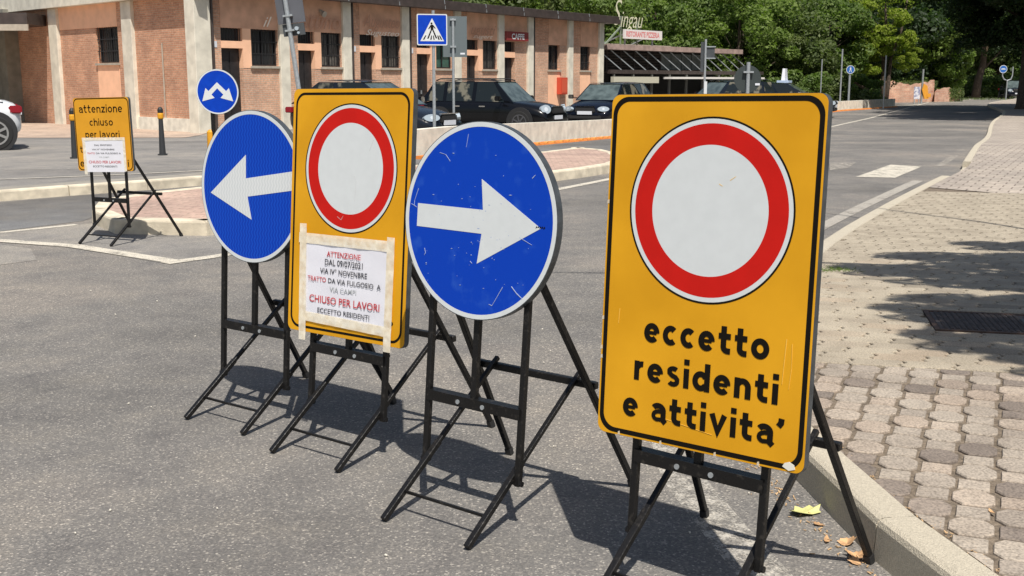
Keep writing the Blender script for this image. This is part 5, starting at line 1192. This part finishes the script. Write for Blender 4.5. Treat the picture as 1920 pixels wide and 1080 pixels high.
for nm, rx, rz, n, sz, seed, mt, cl in (('a', 3.4, 3.6, 15000, .23, 1, 'leafA', 60), ('b', 3.2, 3.8, 15000, .22, 2, 'leafB', 56), ('c', 3.8, 3.4, 15000, .24, 3, 'leafD', 60), ('d', 4.4, 4.6, 22000, .26, 4, 'leafC', 70), ('y', 2.7, 2.6, 8000, .20, 5, 'leafY', 34), ('s', 1.8, 1.1, 6000, .15, 6, 'leafA', 26), ('t', 1.7, 1.1, 6000, .15, 8, 'leafD', 26)):
    crowns[nm] = crown_mesh('crown', rx, rz, n, sz, seed, M[mt], cl)
trk = {}
for k_, (h_, r0, f_, mt) in {'n': (6.5, .17, 1, 'bark'), 'f': (6, .17, 3, 'bark'), 'p': (9, .22, 1, 'bark_pale')}.items():
    trk[k_] = (trunk_mesh(h_, r0, ord(k_), f_), M[mt])
trm = {}
def tree(name, x, y, zc, ckey, tkey, label, sc=1., rz=0., group='trees and bushes behind the car park', cat='tree', second=None, crown_dx=0):
    r = empty(name, (x, y, gz(y)), rz, label, cat, group)
    if tkey:
        if tkey not in trm: o = trk[tkey][0].build('trunk', trk[tkey][1], r, smooth=True); trm[tkey] = o.data
        else: o = bpy.data.objects.new('trunk', trm[tkey]); col.objects.link(o); o.parent = r
        o.scale = (sc, sc, sc)
    c = bpy.data.objects.new('crown', crowns[ckey]); col.objects.link(c); c.parent = r; c.location = (crown_dx, 0, zc); c.scale = (sc, sc, sc); c.rotation_euler.z = rz * 1.7
    if second:
        c = bpy.data.objects.new('crown', crowns[second[0]]); col.objects.link(c); c.parent = r; c.location = second[1]; c.scale = (second[2],) * 3
    return r
rt_ = random.Random(21)
# back row, a closed wall of leaves beyond the bar
descr = {'a': 'mid green leafy tree', 'b': 'bright green leafy tree', 'c': 'olive green leafy tree', 'd': 'dark green tall tree'}
where = lambda px: ('over the brick roof' if px < 1140 else 'over the bar' if px < 1330 else 'behind the parked cars' if px < 1500 else 'behind the small blue sign' if px < 1640 else 'behind the ruined wall' if px < 1800 else 'by the far bend')
ORD = 'first second third fourth fifth sixth seventh eighth ninth tenth eleventh twelfth thirteenth fourteenth fifteenth sixteenth seventeenth eighteenth nineteenth twentieth twenty-first twenty-second'.split()
pxs = list(range(760, 2040, 62)); keys = 'bacbabcdabcbacdbadcda'
for i, px in enumerate(pxs):
    Y_ = 84 + rt_.uniform(-4, 8); k_ = keys[i % len(keys)]
    if px > 1750: Y_ = 118 + rt_.uniform(-4, 10); k_ = rt_.choice('dcda')
    tree('leafy_tree', spot(px + rt_.uniform(-12, 12), Y_), Y_, 4.2 + rt_.uniform(-.3, .9), k_, rt_.choice('nf'), f'{descr[k_]} {where(px)}, {ORD[i]} from left in the back row', 1.15 + rt_.uniform(-.1, .25), rt_.uniform(0, 6.2))
for i, px in enumerate(range(800, 2060, 105)):
    Y_ = 112 + rt_.uniform(-4, 8) + (30 if px > 1700 else 0); k_ = rt_.choice('acd')
    tree('leafy_tree', spot(px, Y_), Y_, 6.2, k_, 'n', f'{descr[k_]} {where(px)}, {ORD[i]} from left, rearmost row', 1.5, rt_.uniform(0, 6.2))
# front row
for fi, (px, Y_, zc, k_, tk, sc) in enumerate(sorted(((1215, 72, 3.6, 'b', 'f', 1.), (1300, 70, 3.4, 'a', 'n', .95), (1385, 68, 3.2, 'b', 'f', .95), (1462, 70, 3.0, 'c', 'n', .9), (1530, 73, 3.5, 'a', 'f', .95), (1590, 78, 3.2, 'd', 'n', .75), (1000, 64, 4.4, 'b', 'n', 1.05), (1090, 66, 4.0, 'a', 'f', 1.), (905, 62, 4.6, 'c', 'n', 1.)))):
    tree('leafy_tree', spot(px, Y_), Y_, zc + .6, k_, tk, f'{descr[k_]} {where(px)}, {ORD[fi]} from left in the front row', sc, rt_.uniform(0, 6))
# bushes along the back
for i, px in enumerate(list(range(1340, 1640, 38)) + [1780, 1815, 1850, 1890]):
    Y_ = 66 + rt_.uniform(-2, 3) if px < 1640 else 104
    k_ = rt_.choice('st'); tree('bush', spot(px, Y_), Y_, .75, k_, None, ('mid green' if k_ == 's' else 'olive green') + f' low bush {where(px)}, {ORD[i]} bush from the left', 1.0 + rt_.uniform(-.1, .3), rt_.uniform(0, 6), cat='bush')
# the yellow-green forked tree
yt = empty('forked_tree', (spot(1656, 74), 74, -.2), 0, 'yellow-green tree with dark forked trunks behind the low wall', 'tree')
m = MB(); m.tube([(0, 0, -.1), (-.05, 0, 1.2), (-.12, .1, 2.8), (-.05, .1, 4.6), (-.3, 0, 7)], [.22, .17, .13, .10, .03], 8); m.tube([(.1, 0, -.1), (.25, 0, 1.4), (.3, 0, 3), (.9, 0, 4.8), (1.2, 0, 7)], [.2, .14, .11, .08, .03], 8)
m.tube([(0, 0, .1), (-.9, 0, .85), (-2.0, 0, 1.45), (-3.0, 0, 2.7)], [.12, .10, .08, .04], 8); m.tube([(-.1, 0, 2.8), (-.9, 0, 4.0), (-1.1, 0, 5.6)], [.08, .06, .02], 6); m.tube([(.3, 0, 3), (.1, 0, 4.4), (.5, 0, 6)], [.08, .05, .02], 6)
m.build('trunk', M['bark'], yt, smooth=True)
for (x_, y_, z_, s_) in ((-1.5, .2, 2.9, .55), (-.3, .5, 5.2, .8), (1.4, .4, 3.0, .38), (-.9, .3, 4.0, .5)):
    c = bpy.data.objects.new('crown', crowns['y']); col.objects.link(c); c.parent = yt; c.location = (x_, y_, z_); c.scale = (s_,) * 3; c.rotation_euler.z = x_
tree('leafy_tree', spot(1765, 92), 92, 3.1, 'b', 'f', 'bright green tree with low branches right of the orange road post', .72, 1.)
tree('leafy_tree', spot(1735, 96), 96, 4.6, 'a', 'n', 'mid green tree behind the orange road post', .9, 2.)
# pale-trunked tree
pt = empty('pale_trunk_tree', (spot(1828, 100), 100, -.2), 0, 'tall tree with a pale peeling trunk beside the far bend', 'tree')
m = MB(); m.tube([(0, 0, -.1), (.15, 0, 1.5), (.5, 0, 3.0), (.45, 0, 4.6), (.9, 0, 7), (1.2, 0, 9)], [.40, .33, .26, .22, .16, .05], 10); m.tube([(.35, 0, 2.3), (1.3, 0, 3.4), (2.4, 0, 4.6)], [.12, .08, .03], 6); m.build('trunk', M['bark'], pt, smooth=True)
m = MB(); m.tube([(.62, -.12, 3.6), (.68, -.12, 4.4), (.82, -.12, 5.4)], [.05, .12, .06], 8); m.build('bare_wood_patch', mat('bare_wood', (.5, .38, .26), .9), pt)
c = bpy.data.objects.new('crown', crowns['d']); col.objects.link(c); c.parent = pt; c.location = (.8, 1, 8.6); c.scale = (1.1,) * 3
# big dark tree on the right verge, its crown over the road
def big_tree(x, y, label, hz, sc, r0, blobs):
    r = empty('big_dark_tree', (x, y, gz(y)), 0, label, 'tree'); rnd = random.Random(int(x * 10))
    m = MB(); m.tube([(0, 0, -.2), (0, 0, .25), (.05, 0, 2), (-.05, 0, 5), (.1, 0, 9), (0, 0, hz)], [r0 * 1.5, r0 * 1.1, r0, r0 * .85, r0 * .6, r0 * .2], 14)
    for bx, by, bz, s in blobs: m.tube([(0, 0, bz * .7), (bx * .5, by * .5, bz * .92), (bx, by, bz)], [r0 * .35, r0 * .22, r0 * .08], 6)
    m.build('trunk', M['bark'], r, smooth=True)
    for bx, by, bz, s in blobs:
        c = bpy.data.objects.new('crown', crowns['d']); col.objects.link(c); c.parent = r; c.location = (bx, by, bz); c.scale = (s, s, s * .8); c.rotation_euler.z = rnd.uniform(0, 6)
    return r
bt = big_tree(spot(1926, 58), 58, 'big dark tree on the right verge with its thick trunk cut by the frame', 12, 1, .52,
         [(-1.5, 0, 6.0, .8), (2, -1, 7, .9), (-1.6, -2.5, 8, .8), (1, 3, 9, 1), (5, 2, 8, 1), (0, 0, 11.5, 1.1), (3.0, 1.5, 4.6, .7), (-1.2, 1.0, 5.2, .55), (-3.0, 5, 8.5, .8)])
big_tree(40, 62, 'second big dark tree further right on the verge', 12, 1, .4, [(-3, 0, 5.5, .9), (2, 1, 6.5, 1), (-7, 0, 8, 1), (-2, -2, 9, 1.1), (3, 3, 9.5, 1.2), (-10, 1, 9.5, .9)])
big_tree(27.5, 45, 'third big dark tree beyond the right edge shading the road', 12, 1, .4, [(-3, 0, 8.5, .9), (-5.4, .5, 9.5, .75), (-7.6, -.6, 9, .55), (-8.8, -2.5, 8, .45), (1, 1, 9, 1), (-3, 3, 11, 1.1), (-2.8, 4, 11, .8), (-1.0, 9, 10, .8), (3, -2, 8, 1)])
# the street tree whose shade falls on the cream paving (it stands right of the frame)
st_me = crown_mesh('crown', 1.0, .62, 4200, .12, 77, M['leafA'], 22)
sh = empty('street_tree', (5.6, 4.2, HP), 0, 'street tree on the pavement right of the frame casting leafy shade on the paving', 'tree')
shade = [(3.4, 7.6, .9, .40), (4.2, 7.2, 1.1, .7), (3.0, 6.9, .75, .30), (3.6, 6.5, .9, .5), (2.75, 6.15, .65, .26), (4.5, 6.2, 1.1, .7), (3.3, 5.75, .9, .34), (2.65, 5.45, .6, .22), (4.0, 5.3, 1.0, .45), (3.0, 5.05, .7, .20), (2.5, 4.75, .42, .12), (3.6, 4.75, .8, .26), (4.6, 4.6, 1, .5), (2.75, 4.3, .55, .14), (3.5, 4.2, .7, .22), (4.7, 8.1, 1.0, .5), (5.5, 7.4, 1.2, .8), (5.9, 5.8, 1.1, .8), (2.35, 5.85, .45, .12), (2.5, 7.25, .42, .10), (2.2, 5.2, .35, .09), (3.8, 8.35, .5, .14)]
blobs = []
for i_, (sx_, sy_, a_, b_) in enumerate(shade):
    z_ = 3.7 + .35 * ((i_ * 7) % 5) / 2; blobs.append((sx_ - KX * z_ - 5.6, sy_ - KY * z_ - 4.2, z_, a_, b_))
m = MB(); m.tube([(0, 0, -.1), (0, 0, .2), (.05, 0, 1.6), (0, .1, 3.2), (.1, .3, 5.0)], [.22, .17, .15, .12, .03], 12)
for bx, by, bz, a_, b_ in blobs: m.tube([(0, .05, min(bz * .65, 3)), (bx * .55, by * .5, bz * .9), (bx, by, bz)], [.05, .03, .010], 6)
m.tube([(0, .05, 2.8), (-2.2, .95, 3.9), (-3.6, 1.25, 4.05), (-5.0, 1.32, 4.1)], [.06, .032, .02, .008], 6)
m.tube([(0, .05, 2.9), (-.6, 2.2, 4.1), (-1.0, 3.2, 4.4), (-2.2, 5.2, 4.9)], [.06, .035, .025, .01], 6)
m.build('trunk', M['bark'], sh, smooth=True)
for bx, by, bz, a_, b_ in blobs:
    c = bpy.data.objects.new('crown', st_me); col.objects.link(c); c.parent = sh; c.location = (bx, by, bz); c.scale = (a_ * 1.1, max(.26, b_ * 1.15), max(.3, b_)); c.rotation_euler.z = math.sin(bx * 7) * .12
# ivy on the far verge
m = MB(); rnd = random.Random(31)
for _ in range(5000):
    Y_ = rnd.uniform(70, 112); x = spot(rnd.uniform(1500, 1900), Y_); 
    if x > spot(1660, Y_) + (Y_ - 80) * .3 and Y_ < 92: continue
    a = rnd.uniform(0, 6.28); s = rnd.uniform(.08, .2); z = -.2
    m.add([(x, Y_, z), (x + s * .3, Y_, z), (x + math.cos(a) * s, Y_ + math.sin(a) * s, z + s)], [(0, 1, 2)])
for _ in range(5200):
    t = rnd.random(); px = 1598 + 205 * t; Y_ = 80 + 6 * t - .12; x = spot(px, Y_); edge = .5 + .5 * math.sin(t * 23) * math.sin(t * 9 + 1)
    z = -.2 + 1.5 - abs(rnd.gauss(0, .22 + .45 * edge)) if rnd.random() < .8 else -.2 + abs(rnd.gauss(0, .2))
    if px > 1752: z -= .55
    a = rnd.uniform(0, 6.28); s = rnd.uniform(.07, .17)
    if z > -.2: m.add([(x, Y_ - rnd.random() * .25, z), (x + s, Y_ - rnd.random() * .25, z + s * .3), (x + s * math.cos(a), Y_ - .2, z + s * math.sin(a))], [(0, 1, 2)])
tag(m.build('verge_grass', M['leafD']), 'rough grass on the verge under the trees', 'grass', kind='stuff')
